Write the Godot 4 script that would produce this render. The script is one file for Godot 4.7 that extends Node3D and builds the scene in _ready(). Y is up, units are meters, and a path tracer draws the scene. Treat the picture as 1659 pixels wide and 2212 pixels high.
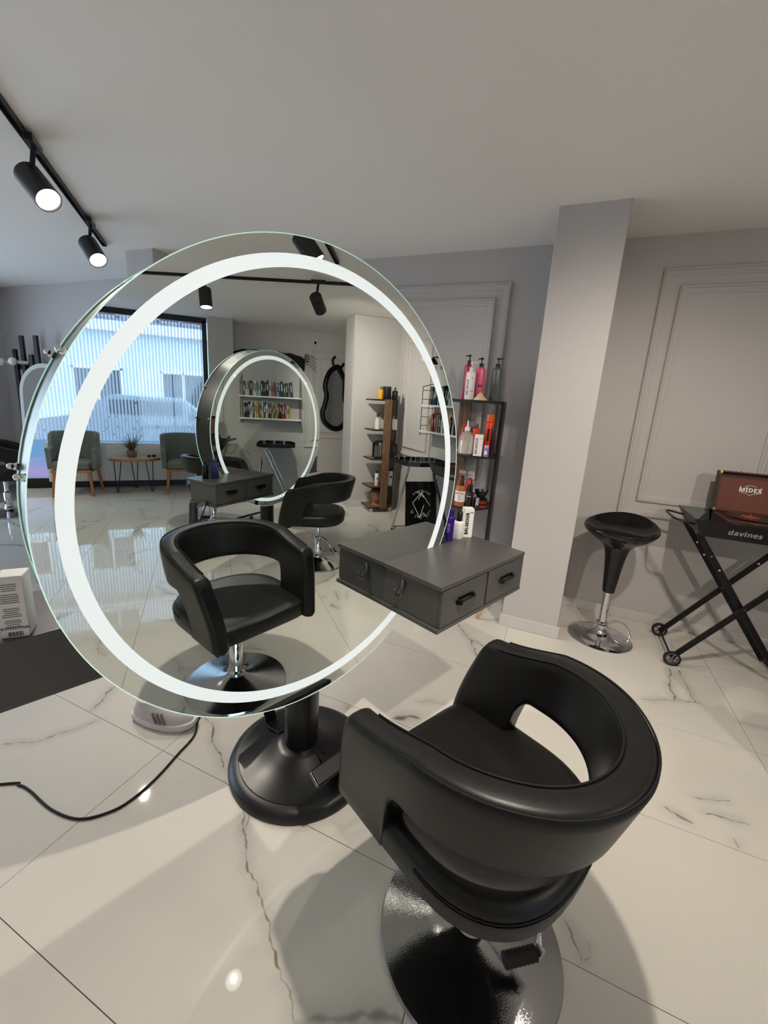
extends Node3D
# A hair salon: a big round lit mirror station, styling chairs, marble floor, and the whole room that the mirror shows.

class M:
	var v := PackedVector3Array()
	var n := PackedVector3Array()
	var t := PackedVector2Array()
	func tri(a: Vector3, b: Vector3, c: Vector3, na: Vector3, nb: Vector3, nc: Vector3, ta := Vector2.ZERO, tb := Vector2.ZERO, tc := Vector2.ZERO) -> void:
		if (b - a).cross(c - a).dot(na + nb + nc) > 0.0:
			v.append_array([a, c, b]); n.append_array([na, nc, nb]); t.append_array([ta, tc, tb])
		else:
			v.append_array([a, b, c]); n.append_array([na, nb, nc]); t.append_array([ta, tb, tc])
	func quad(a: Vector3, b: Vector3, c: Vector3, d: Vector3, nn: Vector3, ta := Vector2(0, 0), tb := Vector2(1, 0), tc := Vector2(1, 1), td := Vector2(0, 1)) -> void:
		tri(a, b, c, nn, nn, nn, ta, tb, tc)
		tri(a, c, d, nn, nn, nn, ta, tc, td)
	func quadn(a: Vector3, b: Vector3, c: Vector3, d: Vector3, na: Vector3, nb: Vector3, nc: Vector3, nd: Vector3) -> void:
		tri(a, b, c, na, nb, nc)
		tri(a, c, d, na, nc, nd)
	func mesh() -> ArrayMesh:
		var arr := []
		arr.resize(Mesh.ARRAY_MAX)
		arr[Mesh.ARRAY_VERTEX] = v
		arr[Mesh.ARRAY_NORMAL] = n
		arr[Mesh.ARRAY_TEX_UV] = t
		var am := ArrayMesh.new()
		am.add_surface_from_arrays(Mesh.PRIMITIVE_TRIANGLES, arr)
		return am

const I := Transform3D.IDENTITY
var mats := {}
var counts := {}

# ---------------------------------------------------------------- shape helpers
func box(m: M, c: Vector3, s: Vector3, bev := 0.0, xf := I) -> M:
	var h := s * 0.5
	var b := minf(bev, minf(h.x, minf(h.y, h.z)) * 0.9)
	for k in 3:
		var i := (k + 1) % 3
		var j := (k + 2) % 3
		for sg in [-1.0, 1.0]:
			var p := []
			for q in [[-1, -1], [1, -1], [1, 1], [-1, 1]]:
				var x := Vector3.ZERO
				x[k] = h[k] * sg
				x[i] = (h[i] - b) * q[0]
				x[j] = (h[j] - b) * q[1]
				p.append(xf * (c + x))
			var nn := Vector3.ZERO
			nn[k] = sg
			m.quad(p[0], p[1], p[2], p[3], (xf.basis * nn).normalized())
	if b > 0.0:
		for k in 3:
			var i := (k + 1) % 3
			var j := (k + 2) % 3
			for si in [-1.0, 1.0]:
				for sj in [-1.0, 1.0]:
					var p := []
					for q in [[-1, 0], [1, 0], [1, 1], [-1, 1]]:
						var x := Vector3.ZERO
						x[k] = (h[k] - b) * q[0]
						x[i] = (h[i] - (b if q[1] == 1 else 0.0)) * si
						x[j] = (h[j] - (0.0 if q[1] == 1 else b)) * sj
						p.append(xf * (c + x))
					var na := Vector3.ZERO
					na[i] = si
					var nb := Vector3.ZERO
					nb[j] = sj
					na = (xf.basis * na).normalized()
					nb = (xf.basis * nb).normalized()
					m.quadn(p[0], p[1], p[2], p[3], na, na, nb, nb)
		for sx in [-1.0, 1.0]:
			for sy in [-1.0, 1.0]:
				for sz in [-1.0, 1.0]:
					var o := Vector3(h.x * sx, h.y * sy, h.z * sz)
					var a := xf * (c + o - Vector3(0, b * sy, b * sz))
					var d := xf * (c + o - Vector3(b * sx, 0, b * sz))
					var e := xf * (c + o - Vector3(b * sx, b * sy, 0))
					m.tri(a, d, e, (xf.basis * Vector3(sx, 0, 0)).normalized(), (xf.basis * Vector3(0, sy, 0)).normalized(), (xf.basis * Vector3(0, 0, sz)).normalized())
	return m

func lathe(m: M, prof: Array, seg := 32, xf := I, crease := 0.75) -> M:
	# prof: Vector2(radius, height) from one end to the other
	var ns := []
	for i in prof.size() - 1:
		var d: Vector2 = prof[i + 1] - prof[i]
		ns.append(Vector2(d.y, -d.x).normalized())
	# make sure normals point outward: use the signed area of the profile against the axis
	var area := 0.0
	for i in prof.size() - 1:
		area += (prof[i].x + prof[i + 1].x) * (prof[i + 1].y - prof[i].y)
	var flip := -1.0 if area < 0.0 else 1.0
	for i in prof.size() - 1:
		if (prof[i + 1] - prof[i]).length() < 1e-7:
			continue
		var n0: Vector2 = ns[i]
		var n1: Vector2 = ns[i]
		if i > 0 and ns[i - 1].dot(ns[i]) > crease:
			n0 = (ns[i - 1] + ns[i]).normalized()
		if i < ns.size() - 1 and ns[i + 1].dot(ns[i]) > crease:
			n1 = (ns[i + 1] + ns[i]).normalized()
		n0 *= flip
		n1 *= flip
		for k in seg:
			var a := TAU * k / seg
			var b := TAU * (k + 1) / seg
			var ca := Vector3(cos(a), 0, sin(a))
			var cb := Vector3(cos(b), 0, sin(b))
			var up := Vector3.UP
			var p0: Vector3 = xf * (ca * prof[i].x + up * prof[i].y)
			var p1: Vector3 = xf * (cb * prof[i].x + up * prof[i].y)
			var p2: Vector3 = xf * (cb * prof[i + 1].x + up * prof[i + 1].y)
			var p3: Vector3 = xf * (ca * prof[i + 1].x + up * prof[i + 1].y)
			var bs := xf.basis
			if prof[i].x > 1e-6:
				m.tri(p0, p1, p2, (bs * (ca * n0.x + up * n0.y)).normalized(), (bs * (cb * n0.x + up * n0.y)).normalized(), (bs * (cb * n1.x + up * n1.y)).normalized(), Vector2(float(k) / seg, 0), Vector2(float(k + 1) / seg, 0), Vector2(float(k + 1) / seg, 1))
			if prof[i + 1].x > 1e-6:
				m.tri(p0, p2, p3, (bs * (ca * n0.x + up * n0.y)).normalized(), (bs * (cb * n1.x + up * n1.y)).normalized(), (bs * (ca * n1.x + up * n1.y)).normalized(), Vector2(float(k) / seg, 0), Vector2(float(k + 1) / seg, 1), Vector2(float(k) / seg, 1))
	return m

func cyl(m: M, a: Vector3, b: Vector3, r: float, seg := 16, r2 := -1.0) -> M:
	var d := b - a
	var l := d.length()
	return lathe(m, [Vector2(0, 0), Vector2(r, 0), Vector2(r if r2 < 0.0 else r2, l), Vector2(0, l)], seg, Transform3D(up_to(d / l), a))

func up_to(d: Vector3) -> Basis:
	var x := Vector3.RIGHT if absf(d.x) < 0.9 else Vector3.FORWARD
	var z := x.cross(d).normalized()
	return Basis(d.cross(z).normalized(), d, z)

func tube(m: M, pts: Array, r: float, seg := 8, closed := false) -> M:
	var rings := []
	var np := pts.size()
	var prev := Vector3.ZERO
	for i in np:
		var a: Vector3 = pts[(i - 1 + np) % np] if closed else pts[maxi(i - 1, 0)]
		var b: Vector3 = pts[(i + 1) % np] if closed else pts[mini(i + 1, np - 1)]
		var d := (b - a).normalized()
		var x := prev - d * prev.dot(d)
		if x.length() < 0.01:
			x = up_to(d).x
		x = x.normalized()
		prev = x
		var y := d.cross(x)
		var ring := []
		for k in seg:
			var an := TAU * k / seg
			ring.append(pts[i] + (x * cos(an) + y * sin(an)) * r)
		rings.append(ring)
	if closed:
		rings.append(rings[0])
	return loft(m, rings, not closed, not closed)

func smooth_pts(pts: Array, sub := 6) -> Array:
	var out := []
	for i in pts.size() - 1:
		var p0: Vector3 = pts[maxi(i - 1, 0)]
		var p1: Vector3 = pts[i]
		var p2: Vector3 = pts[i + 1]
		var p3: Vector3 = pts[mini(i + 2, pts.size() - 1)]
		for k in sub:
			out.append(p1.cubic_interpolate(p2, p0, p3, float(k) / sub))
	out.append(pts[-1])
	return out

func loft(m: M, rings: Array, cap0 := true, cap1 := true, closed := true, crease := -1.0) -> M:
	# rings of equally many points; smooth normals from the grid, oriented away from the ring centres
	var nr := rings.size()
	var nk: int = rings[0].size()
	var cen := []
	for r in rings:
		var c := Vector3.ZERO
		for p in r:
			c += p
		cen.append(c / nk)
	var nm := []
	var votes := 0.0
	for i in nr:
		var row := []
		for k in nk:
			var a: Vector3 = rings[maxi(i - 1, 0)][k]
			var b: Vector3 = rings[mini(i + 1, nr - 1)][k]
			var c: Vector3 = rings[i][(k - 1 + nk) % nk] if closed else rings[i][maxi(k - 1, 0)]
			var d: Vector3 = rings[i][(k + 1) % nk] if closed else rings[i][mini(k + 1, nk - 1)]
			var q := (b - a).cross(d - c)
			if q.length() < 1e-12:
				q = rings[i][k] - cen[i]
			q = q.normalized()
			votes += q.dot(rings[i][k] - cen[i])
			row.append(q)
		nm.append(row)
	var f := 1.0 if votes >= 0.0 else -1.0
	for i in nr - 1:
		for k in (nk if closed else nk - 1):
			var k2 := (k + 1) % nk
			if crease > 0.0:
				var q: Vector3 = (rings[i + 1][k] - rings[i][k]).cross(rings[i][k2] - rings[i][k]).normalized() * f
				m.quad(rings[i][k], rings[i][k2], rings[i + 1][k2], rings[i + 1][k], q)
			else:
				m.quadn(rings[i][k], rings[i][k2], rings[i + 1][k2], rings[i + 1][k], nm[i][k] * f, nm[i][k2] * f, nm[i + 1][k2] * f, nm[i + 1][k] * f)
	for e in [0, 1]:
		if (e == 0 and not cap0) or (e == 1 and not cap1):
			continue
		var i: int = 0 if e == 0 else nr - 1
		var nn := Vector3.ZERO
		for k in nk:
			nn += (rings[i][k] - cen[i]).cross(rings[i][(k + 1) % nk] - cen[i])
		nn = nn.normalized()
		var away: Vector3 = cen[i] - cen[1 if e == 0 else nr - 2]
		if away.length() > 1e-6 and nn.dot(away) < 0.0:
			nn = -nn
		for k in nk:
			m.tri(cen[i], rings[i][k], rings[i][(k + 1) % nk], nn, nn, nn)
	return m

func prism(m: M, poly: PackedVector2Array, y0: float, y1: float, xf := I) -> M:
	# poly in local x,z
	var idx := Geometry2D.triangulate_polygon(poly)
	var up := xf.basis.y.normalized()
	for i in range(0, idx.size(), 3):
		for yy in [y0, y1]:
			var p := []
			for k in 3:
				p.append(xf * Vector3(poly[idx[i + k]].x, yy, poly[idx[i + k]].y))
			var nn := up if yy == maxf(y0, y1) else -up
			m.tri(p[0], p[1], p[2], nn, nn, nn)
	var cw := 1.0 if Geometry2D.is_polygon_clockwise(poly) else -1.0
	for i in poly.size():
		var a := poly[i]
		var b := poly[(i + 1) % poly.size()]
		var d := (b - a).normalized()
		var nn := xf.basis * Vector3(d.y, 0, -d.x) * -cw
		m.quad(xf * Vector3(a.x, y0, a.y), xf * Vector3(b.x, y0, b.y), xf * Vector3(b.x, y1, b.y), xf * Vector3(a.x, y1, a.y), nn.normalized())
	return m

func flip_faces_fix(_m: M) -> void:
	pass

func sphere(m: M, c: Vector3, r: Vector3, seg := 16, ringsn := 10) -> M:
	for i in ringsn:
		for k in seg:
			var q := []
			for e in [[i, k], [i, k + 1], [i + 1, k + 1], [i + 1, k]]:
				var la: float = PI * e[0] / ringsn - PI / 2
				var lo: float = TAU * e[1] / seg
				q.append(Vector3(cos(la) * cos(lo), sin(la), cos(la) * sin(lo)))
			var nn := []
			for p in q:
				nn.append(Vector3(p.x / r.x, p.y / r.y, p.z / r.z).normalized())
			m.quadn(c + q[0] * r, c + q[1] * r, c + q[2] * r, c + q[3] * r, nn[0], nn[1], nn[2], nn[3])
	return m

# ---------------------------------------------------------------- scene helpers
func numbered(called: String) -> String:
	counts[called] = counts.get(called, 0) + 1
	return called if counts[called] == 1 else "%s_%03d" % [called, counts[called] - 1]

func tag(o: Node, label: String, category := "", group := "", kind := "") -> Node:
	if label: o.set_meta("label", label)
	if category: o.set_meta("category", category)
	if group: o.set_meta("group", group)
	if kind: o.set_meta("kind", kind)
	return o

func thing(called: String, label: String, category: String, at := Vector3.ZERO, turn := 0.0, group := "") -> Node3D:
	var o := Node3D.new()
	o.name = numbered(called)
	add_child(o)
	o.position = at
	o.rotation.y = turn
	tag(o, label, category, group)
	return o

func part(called: String, m: M, mat: Material, parent: Node, label := "") -> MeshInstance3D:
	var o := MeshInstance3D.new()
	o.name = called if parent != self else numbered(called)
	o.mesh = m.mesh()
	o.material_override = mat
	parent.add_child(o, true)
	if label: o.set_meta("label", label)
	return o

func single(called: String, m: M, mat: Material, label: String, category: String, at := Vector3.ZERO, turn := 0.0, group := "") -> MeshInstance3D:
	var o := part(called, m, mat, self)
	o.position = at
	o.rotation.y = turn
	tag(o, label, category, group)
	return o

func structure(called: String, m: M, mat: Material, label := "") -> MeshInstance3D:
	var o := part(called, m, mat, self)
	tag(o, label, "", "", "structure")
	return o

func copy(src: Node3D, label: String, at: Vector3, turn: float) -> Node3D:
	var c := src.duplicate() as Node3D
	var base := String(src.name)
	if base.length() > 4 and base[-4] == "_" and base.right(3).is_valid_int():
		base = base.left(-4)
	c.name = numbered(base)
	add_child(c)
	c.position = at
	c.rotation.y = turn
	c.set_meta("label", label)
	return c

func words(s: String, height: float, xf: Transform3D, mat: Material, parent: Node, called := "lettering", bold := false, font := "Droid Sans") -> MeshInstance3D:
	var tm := TextMesh.new()
	var sf := SystemFont.new()
	sf.font_names = PackedStringArray([font])
	sf.font_weight = 700 if bold else 400
	tm.font = sf
	tm.text = s
	tm.font_size = 64
	tm.pixel_size = height / 46.0
	tm.depth = 0.0006
	var o := MeshInstance3D.new()
	o.name = called
	o.mesh = tm
	o.material_override = mat
	o.transform = xf
	parent.add_child(o, true)
	return o

func mat(called: String, c: Color, rough := 0.6, metal := 0.0, spec := 0.5) -> StandardMaterial3D:
	if mats.has(called):
		return mats[called]
	var m := StandardMaterial3D.new()
	m.resource_name = called
	m.albedo_color = c
	m.roughness = rough
	m.metallic = metal
	m.metallic_specular = spec
	mats[called] = m
	return m

func noise_tex(freq: float, seed_: int, size := 256, ramp := [], normal := false, type := FastNoiseLite.TYPE_SIMPLEX_SMOOTH, octaves := 4, bump := 4.0) -> NoiseTexture2D:
	var f := FastNoiseLite.new()
	f.seed = seed_
	f.frequency = freq
	f.noise_type = type
	f.fractal_octaves = octaves
	var t := NoiseTexture2D.new()
	t.width = size
	t.height = size
	t.seamless = true
	t.noise = f
	if normal:
		t.as_normal_map = true
		t.bump_strength = bump
	elif ramp.size():
		var g := Gradient.new()
		g.offsets = PackedFloat32Array(ramp.map(func(x): return x[0]))
		g.colors = PackedColorArray(ramp.map(func(x): return x[1]))
		t.color_ramp = g
	return t

func wood(called: String, dark: Color, light: Color, scale: Vector3, rough := 0.5) -> StandardMaterial3D:
	if mats.has(called):
		return mats[called]
	var m := mat(called, Color.WHITE, rough)
	m.albedo_texture = noise_tex(0.02, 7, 256, [[0.0, dark], [0.42, dark.lerp(light, 0.45)], [0.55, light], [0.7, dark.lerp(light, 0.6)], [1.0, light]])
	m.uv1_triplanar = true
	m.uv1_scale = scale
	return m

func glow(called: String, c: Color, energy: float) -> StandardMaterial3D:
	var m := mat(called, Color(0.9, 0.9, 0.9), 0.5)
	m.emission_enabled = true
	m.emission = c
	m.emission_energy_multiplier = energy
	return m

# ---------------------------------------------------------------- materials
func make_materials() -> void:
	var w := mat("grey wall paint", Color(0.71, 0.69, 0.68), 0.75)
	w.uv1_triplanar = true
	w.uv1_scale = Vector3(9, 9, 9)
	w.normal_enabled = true
	w.normal_scale = 0.1
	w.normal_texture = noise_tex(0.05, 3, 256, [], true)
	mat("ceiling paint", Color(0.92, 0.905, 0.885), 0.85)
	mat("grout", Color(0.47, 0.43, 0.39), 0.9)
	mat("skirting", Color(0.76, 0.745, 0.73), 0.3)
	mat("black metal", Color(0.045, 0.045, 0.048), 0.42, 0.3)
	mat("black plastic", Color(0.03, 0.03, 0.032), 0.35)
	mat("gloss black", Color(0.012, 0.012, 0.013), 0.06)
	mat("rubber", Color(0.03, 0.03, 0.03), 0.75)
	mat("chrome", Color(0.86, 0.86, 0.87), 0.07, 1.0)
	mat("nickel", Color(0.5, 0.49, 0.48), 0.28, 1.0)
	mat("mirror", Color(0.9, 0.925, 0.915), 0.0, 1.0)
	mat("stand metal", Color(0.09, 0.09, 0.095), 0.3, 0.35)
	mat("white plastic", Color(0.86, 0.85, 0.83), 0.35)
	mat("white board", Color(0.88, 0.87, 0.85), 0.5)
	mat("print black", Color(0.04, 0.04, 0.04), 0.6)
	mat("print white", Color(0.9, 0.9, 0.9), 0.6)
	mat("brass", Color(0.62, 0.5, 0.28), 0.3, 1.0)
	var br := mat("brushed drum", Color(0.19, 0.19, 0.195), 0.42, 0.75)
	br.anisotropy_enabled = true
	br.anisotropy = 0.6
	var sc := mat("scratched chrome", Color(0.72, 0.72, 0.73), 0.09, 1.0)
	sc.uv1_triplanar = true
	sc.uv1_scale = Vector3(5, 5, 5)
	sc.normal_enabled = true
	sc.normal_scale = 0.05
	sc.normal_texture = noise_tex(0.09, 12, 512, [], true, FastNoiseLite.TYPE_SIMPLEX, 4, 6.0)
	var le := mat("black leather", Color(0.07, 0.066, 0.065), 0.38, 0.0, 0.42)
	le.uv1_triplanar = true
	le.uv1_scale = Vector3(11, 11, 11)
	le.normal_enabled = true
	le.normal_scale = 0.22
	le.normal_texture = noise_tex(0.09, 21, 512, [], true, FastNoiseLite.TYPE_CELLULAR, 2, 3.0)
	var wl := mat("worn black leather", Color(0.07, 0.07, 0.07), 0.6, 0.0, 0.36)
	wl.uv1_triplanar = true
	wl.uv1_scale = Vector3(14, 14, 14)
	wl.normal_enabled = true
	wl.normal_scale = 0.5
	wl.normal_texture = noise_tex(0.08, 22, 512, [], true, FastNoiseLite.TYPE_CELLULAR, 3, 4.0)
	var lam := mat("anthracite laminate", Color.WHITE, 0.32)
	lam.albedo_texture = noise_tex(0.12, 31, 256, [[0.0, Color(0.28, 0.272, 0.27)], [1.0, Color(0.315, 0.306, 0.304)]])
	lam.uv1_triplanar = true
	lam.uv1_scale = Vector3(3, 3, 3)
	mat("dark edge", Color(0.10, 0.10, 0.10), 0.5)
	wood("walnut", Color(0.29, 0.2, 0.135), Color(0.5, 0.37, 0.26), Vector3(9, 0.7, 9))
	wood("oak legs", Color(0.56, 0.34, 0.17), Color(0.72, 0.47, 0.26), Vector3(8, 1, 8))
	wood("live edge wood", Color(0.5, 0.32, 0.18), Color(0.74, 0.54, 0.35), Vector3(1.2, 6, 7))
	wood("pale wood", Color(0.62, 0.48, 0.32), Color(0.76, 0.63, 0.46), Vector3(9, 1, 9))
	var cl := mat("sage cloth", Color(0.42, 0.435, 0.40), 0.9)
	cl.rim_enabled = true
	cl.rim = 0.3
	cl.uv1_triplanar = true
	cl.uv1_scale = Vector3(12, 12, 12)
	cl.normal_enabled = true
	cl.normal_scale = 0.25
	cl.normal_texture = noise_tex(0.2, 9, 256, [], true)
	var pane := mat("window glass", Color(0.92, 0.97, 0.98, 0.08), 0.0)
	pane.transparency = BaseMaterial3D.TRANSPARENCY_ALPHA
	var film := mat("frosted stripe film", Color(0.9, 0.93, 0.97, 0.75), 0.6)
	film.transparency = BaseMaterial3D.TRANSPARENCY_ALPHA
	film.backlight_enabled = true
	film.backlight = Color(0.75, 0.8, 0.88)
	var cg := mat("clear bottle", Color(0.93, 0.93, 0.9, 0.12), 0.03)
	cg.transparency = BaseMaterial3D.TRANSPARENCY_ALPHA
	var bg := mat("blue bottle glass", Color(0.02, 0.12, 0.45, 0.55), 0.05)
	bg.transparency = BaseMaterial3D.TRANSPARENCY_ALPHA
	glow("led ring", Color(0.975, 1.0, 0.99), 0.85)
	mats["led ring"].albedo_color = Color(0.35, 0.36, 0.36)
	glow("lit glass edge", Color(0.6, 0.95, 0.85), 0.5)
	glow("lamp lens", Color(1.0, 0.97, 0.9), 9.0)

# ---------------------------------------------------------------- marble tiles
var veins := [
	[[Vector2(-0.870, -0.959), Vector2(-0.785, -0.866), Vector2(-0.740, -0.835), Vector2(-0.708, -0.809), Vector2(-0.657, -0.778), Vector2(-0.598, -0.735), Vector2(-0.542, -0.697), Vector2(-0.496, -0.665), Vector2(-0.454, -0.640), Vector2(-0.406, -0.611), Vector2(-0.383, -0.589)], 1.6, 0.75, 1],
	[[Vector2(-0.847, -0.966), Vector2(-0.792, -0.882)], 1.2, 0.6, 1],
	[[Vector2(-0.387, -0.594), Vector2(-0.319, -0.629), Vector2(-0.151, -0.709)], 4.0, 0.13, 0],
	[[Vector2(-1.925, -0.724), Vector2(-1.822, -0.806), Vector2(-1.758, -0.917), Vector2(-1.714, -0.998)], 1.3, 0.6, 1],
	[[Vector2(-1.802, -1.010), Vector2(-1.829, -1.074), Vector2(-1.855, -1.130), Vector2(-1.9, -1.3)], 2.2, 0.6, 1],
	[[Vector2(0.810, -2.785), Vector2(0.771, -2.605), Vector2(0.769, -2.454)], 3.0, 0.5, 1],
	[[Vector2(0.857, -2.79), Vector2(0.860, -2.634), Vector2(0.867, -2.490)], 2.0, 0.55, 1],
	[[Vector2(0.606, -2.376), Vector2(0.720, -2.429), Vector2(0.892, -2.503)], 1.6, 0.6, 0],
	[[Vector2(1.040, -2.418), Vector2(1.094, -2.418), Vector2(1.157, -2.429), Vector2(1.5, -2.5)], 1.4, 0.6, 0],
	[[Vector2(0.693, -1.783), Vector2(0.764, -1.814), Vector2(0.833, -1.834)], 1.2, 0.6, 0],
	[[Vector2(0.584, -1.688), Vector2(0.618, -1.670), Vector2(0.663, -1.651)], 3.0, 0.4, 0],
	[[Vector2(0.711, -1.725), Vector2(0.794, -1.741), Vector2(0.865, -1.743)], 1.6, 0.5, 0],
	[[Vector2(0.791, -1.651), Vector2(0.798, -1.618)], 1.6, 0.5, 0],
	[[Vector2(0.198, -1.123), Vector2(0.235, -1.074), Vector2(0.263, -1.017)], 1.2, 0.6, 0],
	[[Vector2(0.290, -1.076), Vector2(0.284, -1.049), Vector2(0.266, -1.032)], 1.0, 0.55, 0],
	[[Vector2(-0.458, -2.644), Vector2(-0.400, -2.556), Vector2(-0.339, -2.486), Vector2(-0.301, -2.384), Vector2(-0.266, -2.337)], 2.2, 0.6, 0],
	[[Vector2(-0.342, -2.502), Vector2(-0.265, -2.473), Vector2(-0.230, -2.423)], 1.8, 0.55, 0],
	[[Vector2(-0.480, -1.781), Vector2(-0.404, -1.821), Vector2(-0.342, -1.837)], 1.6, 0.5, 0],
	[[Vector2(-0.541, -1.625), Vector2(-0.490, -1.662), Vector2(-0.427, -1.685)], 5.0, 0.35, 0],
	[[Vector2(-4.9, -1.88), Vector2(-4.482, -1.926), Vector2(-4.416, -1.989), Vector2(-4.298, -2.027)], 3.0, 0.5, 0],
]
const TW := 1.182
const TH := 0.6

func stamp(im: Image, x: float, y: float, r: float, a: float, c: Color) -> void:
	var x0 := maxi(0, int(floor(x - r)))
	var x1 := mini(im.get_width() - 1, int(ceil(x + r)))
	var y0 := maxi(0, int(floor(y - r)))
	var y1 := mini(im.get_height() - 1, int(ceil(y + r)))
	for yy in range(y0, y1 + 1):
		for xx in range(x0, x1 + 1):
			var d := Vector2(xx - x, yy - y).length() / r
			if d < 1.0:
				var k := a * (1.0 - d) * (1.0 - d * d)
				im.set_pixel(xx, yy, im.get_pixel(xx, yy).lerp(c, k))

func draw_vein(im: Image, pts: Array, w: float, a: float, tint: int, rng: RandomNumberGenerator, ns: FastNoiseLite) -> void:
	# pts in pixels
	var col := Color(0.40, 0.385, 0.36) if tint == 0 else Color(0.44, 0.385, 0.30)
	var run := 0.0
	var ph := rng.randf() * 1000.0
	for i in pts.size() - 1:
		var p: Vector2 = pts[i]
		var q: Vector2 = pts[i + 1]
		var l := p.distance_to(q)
		var nrm := (q - p).orthogonal().normalized()
		var steps := maxi(2, int(l / 0.7))
		for k in steps:
			var s := float(k) / steps
			var off := ns.get_noise_2d(ph + (run + l * s) * 1.4, 3.0) * 9.0 + ns.get_noise_2d(ph + (run + l * s) * 5.0, 9.0) * 2.5
			var th := 0.65 + 1.1 * absf(ns.get_noise_2d(ph + (run + l * s) * 1.6, 40.0)) * 1.6
			var pos := p.lerp(q, s) + nrm * off
			stamp(im, pos.x, pos.y, maxf(1.5, w * th * 1.5), a * 0.5 * clampf(0.3 + th * 0.45, 0.2, 1.0), col)
			if k % 7 == 0:
				stamp(im, pos.x + rng.randf_range(-9, 9), pos.y + rng.randf_range(-9, 9), 15.0 + w * 4.0, 0.05, Color(0.56, 0.56, 0.555))
		run += l

func tile_image(seed_: int, rect: Rect2, nrand: int) -> ImageTexture:
	var rng := RandomNumberGenerator.new()
	rng.seed = seed_
	var ns := FastNoiseLite.new()
	ns.seed = seed_
	ns.frequency = 0.01
	ns.fractal_octaves = 4
	var wpx := 768
	var hpx := 390
	var im := Image.create(wpx, hpx, true, Image.FORMAT_RGB8)
	im.clear_mipmaps()
	im.fill(Color(0.795, 0.775, 0.74))
	for i in 10:
		stamp(im, rng.randf() * wpx, rng.randf() * hpx, rng.randf_range(50, 110), rng.randf_range(0.05, 0.14), Color(0.74, 0.735, 0.725) if i % 2 else Color(0.84, 0.82, 0.785))
	if rect.size.x > 0:
		for v in veins:
			var hit := false
			var pp := []
			for p in v[0]:
				pp.append(Vector2((p.x - rect.position.x) / TW * wpx, (p.y - rect.position.y) / TH * hpx))
				if rect.grow(0.02).has_point(p): hit = true
			if hit:
				draw_vein(im, pp, v[1], v[2], v[3], rng, ns)
	for i in nrand:
		var p := Vector2(rng.randf() * wpx, rng.randf() * hpx)
		var dir := rng.randf_range(-0.9, 0.9) + (PI if rng.randf() < 0.5 else 0.0)
		var pts := [p]
		var w := rng.randf_range(0.9, 2.2)
		for k in rng.randi_range(3, 7):
			dir += rng.randf_range(-0.7, 0.7)
			p += Vector2(cos(dir), sin(dir)) * rng.randf_range(25, 60)
			pts.append(p)
			if rng.randf() < 0.35:
				var d2 := dir + rng.randf_range(-1.2, 1.2)
				draw_vein(im, [p, p + Vector2(cos(d2), sin(d2)) * 40.0, p + Vector2(cos(d2 + 0.4), sin(d2 + 0.4)) * 75.0], w * 0.6, 0.45, 0, rng, ns)
		draw_vein(im, pts, w, rng.randf_range(0.4, 0.65), 0, rng, ns)
	return ImageTexture.create_from_image(im)

const X0 := -7.0
const X1 := 5.35
const ZN := -3.38
const ZS := 3.4
const HC := 2.59

func make_floor() -> void:
	var m := M.new()
	box(m, Vector3((X0 + X1) / 2, -0.06, (ZN + ZS) / 2), Vector3(X1 - X0 + 0.4, 0.11, ZS - ZN + 0.4))
	var fl := structure("floor", m, mat("grout", Color.WHITE), "polished white marble-look tile floor with grey veins")
	var shared := []
	for i in 5:
		shared.append(tile_image(100 + i, Rect2(), 2 + i % 2))
	var tm := {}
	var meshes := {}
	var rng := RandomNumberGenerator.new()
	rng.seed = 5
	for r in range(-1, 11):
		for c in range(-5, 6):
			var x0 := -0.146 + c * TW
			var z0 := -2.804 + (r - 1) * TH
			var xa := maxf(x0, X0)
			var xb := minf(x0 + TW, X1)
			var za := maxf(z0, ZN)
			var zb := minf(z0 + TH, ZS)
			if xb - xa < 0.02 or zb - za < 0.02:
				continue
			var rect := Rect2(x0, z0, TW, TH)
			var own := false
			for v in veins:
				for p in v[0]:
					if rect.has_point(p): own = true
			var key := "own_%d_%d" % [r, c] if own else "tile_%d" % rng.randi_range(0, 4)
			if not tm.has(key):
				var s := mat("marble " + key, Color.WHITE, 0.03)
				s.albedo_texture = tile_image(500 + r * 17 + c, rect, 0) if own else shared[int(key.right(1))]
				s.metallic_specular = 0.5
				tm[key] = s
			var g := 0.0011
			var t := M.new()
			var y := 0.0
			var flipu := not own and rng.randf() < 0.5
			var u := func(px: float, pz: float) -> Vector2:
				var q := Vector2((px - x0) / TW, (pz - z0) / TH)
				return Vector2(1.0, 1.0) - q if flipu else q
			var A := Vector3(xa + g, y, za + g)
			var B := Vector3(xb - g, y, za + g)
			var C := Vector3(xb - g, y, zb - g)
			var D := Vector3(xa + g, y, zb - g)
			t.quad(A, B, C, D, Vector3.UP, u.call(A.x, A.z), u.call(B.x, B.z), u.call(C.x, C.z), u.call(D.x, D.z))
			var lo := Vector3(0, -0.006, 0)
			var ed := [[A, B, Vector3(0, 0, -1)], [B, C, Vector3(1, 0, 0)], [C, D, Vector3(0, 0, 1)], [D, A, Vector3(-1, 0, 0)]]
			for e in ed:
				var ua: Vector2 = u.call(e[0].x, e[0].z)
				var ub: Vector2 = u.call(e[1].x, e[1].z)
				t.quad(e[0], e[1], e[1] + lo, e[0] + lo, e[2], ua, ub, ub, ua)
			part("tile", t, tm[key], fl)

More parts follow.
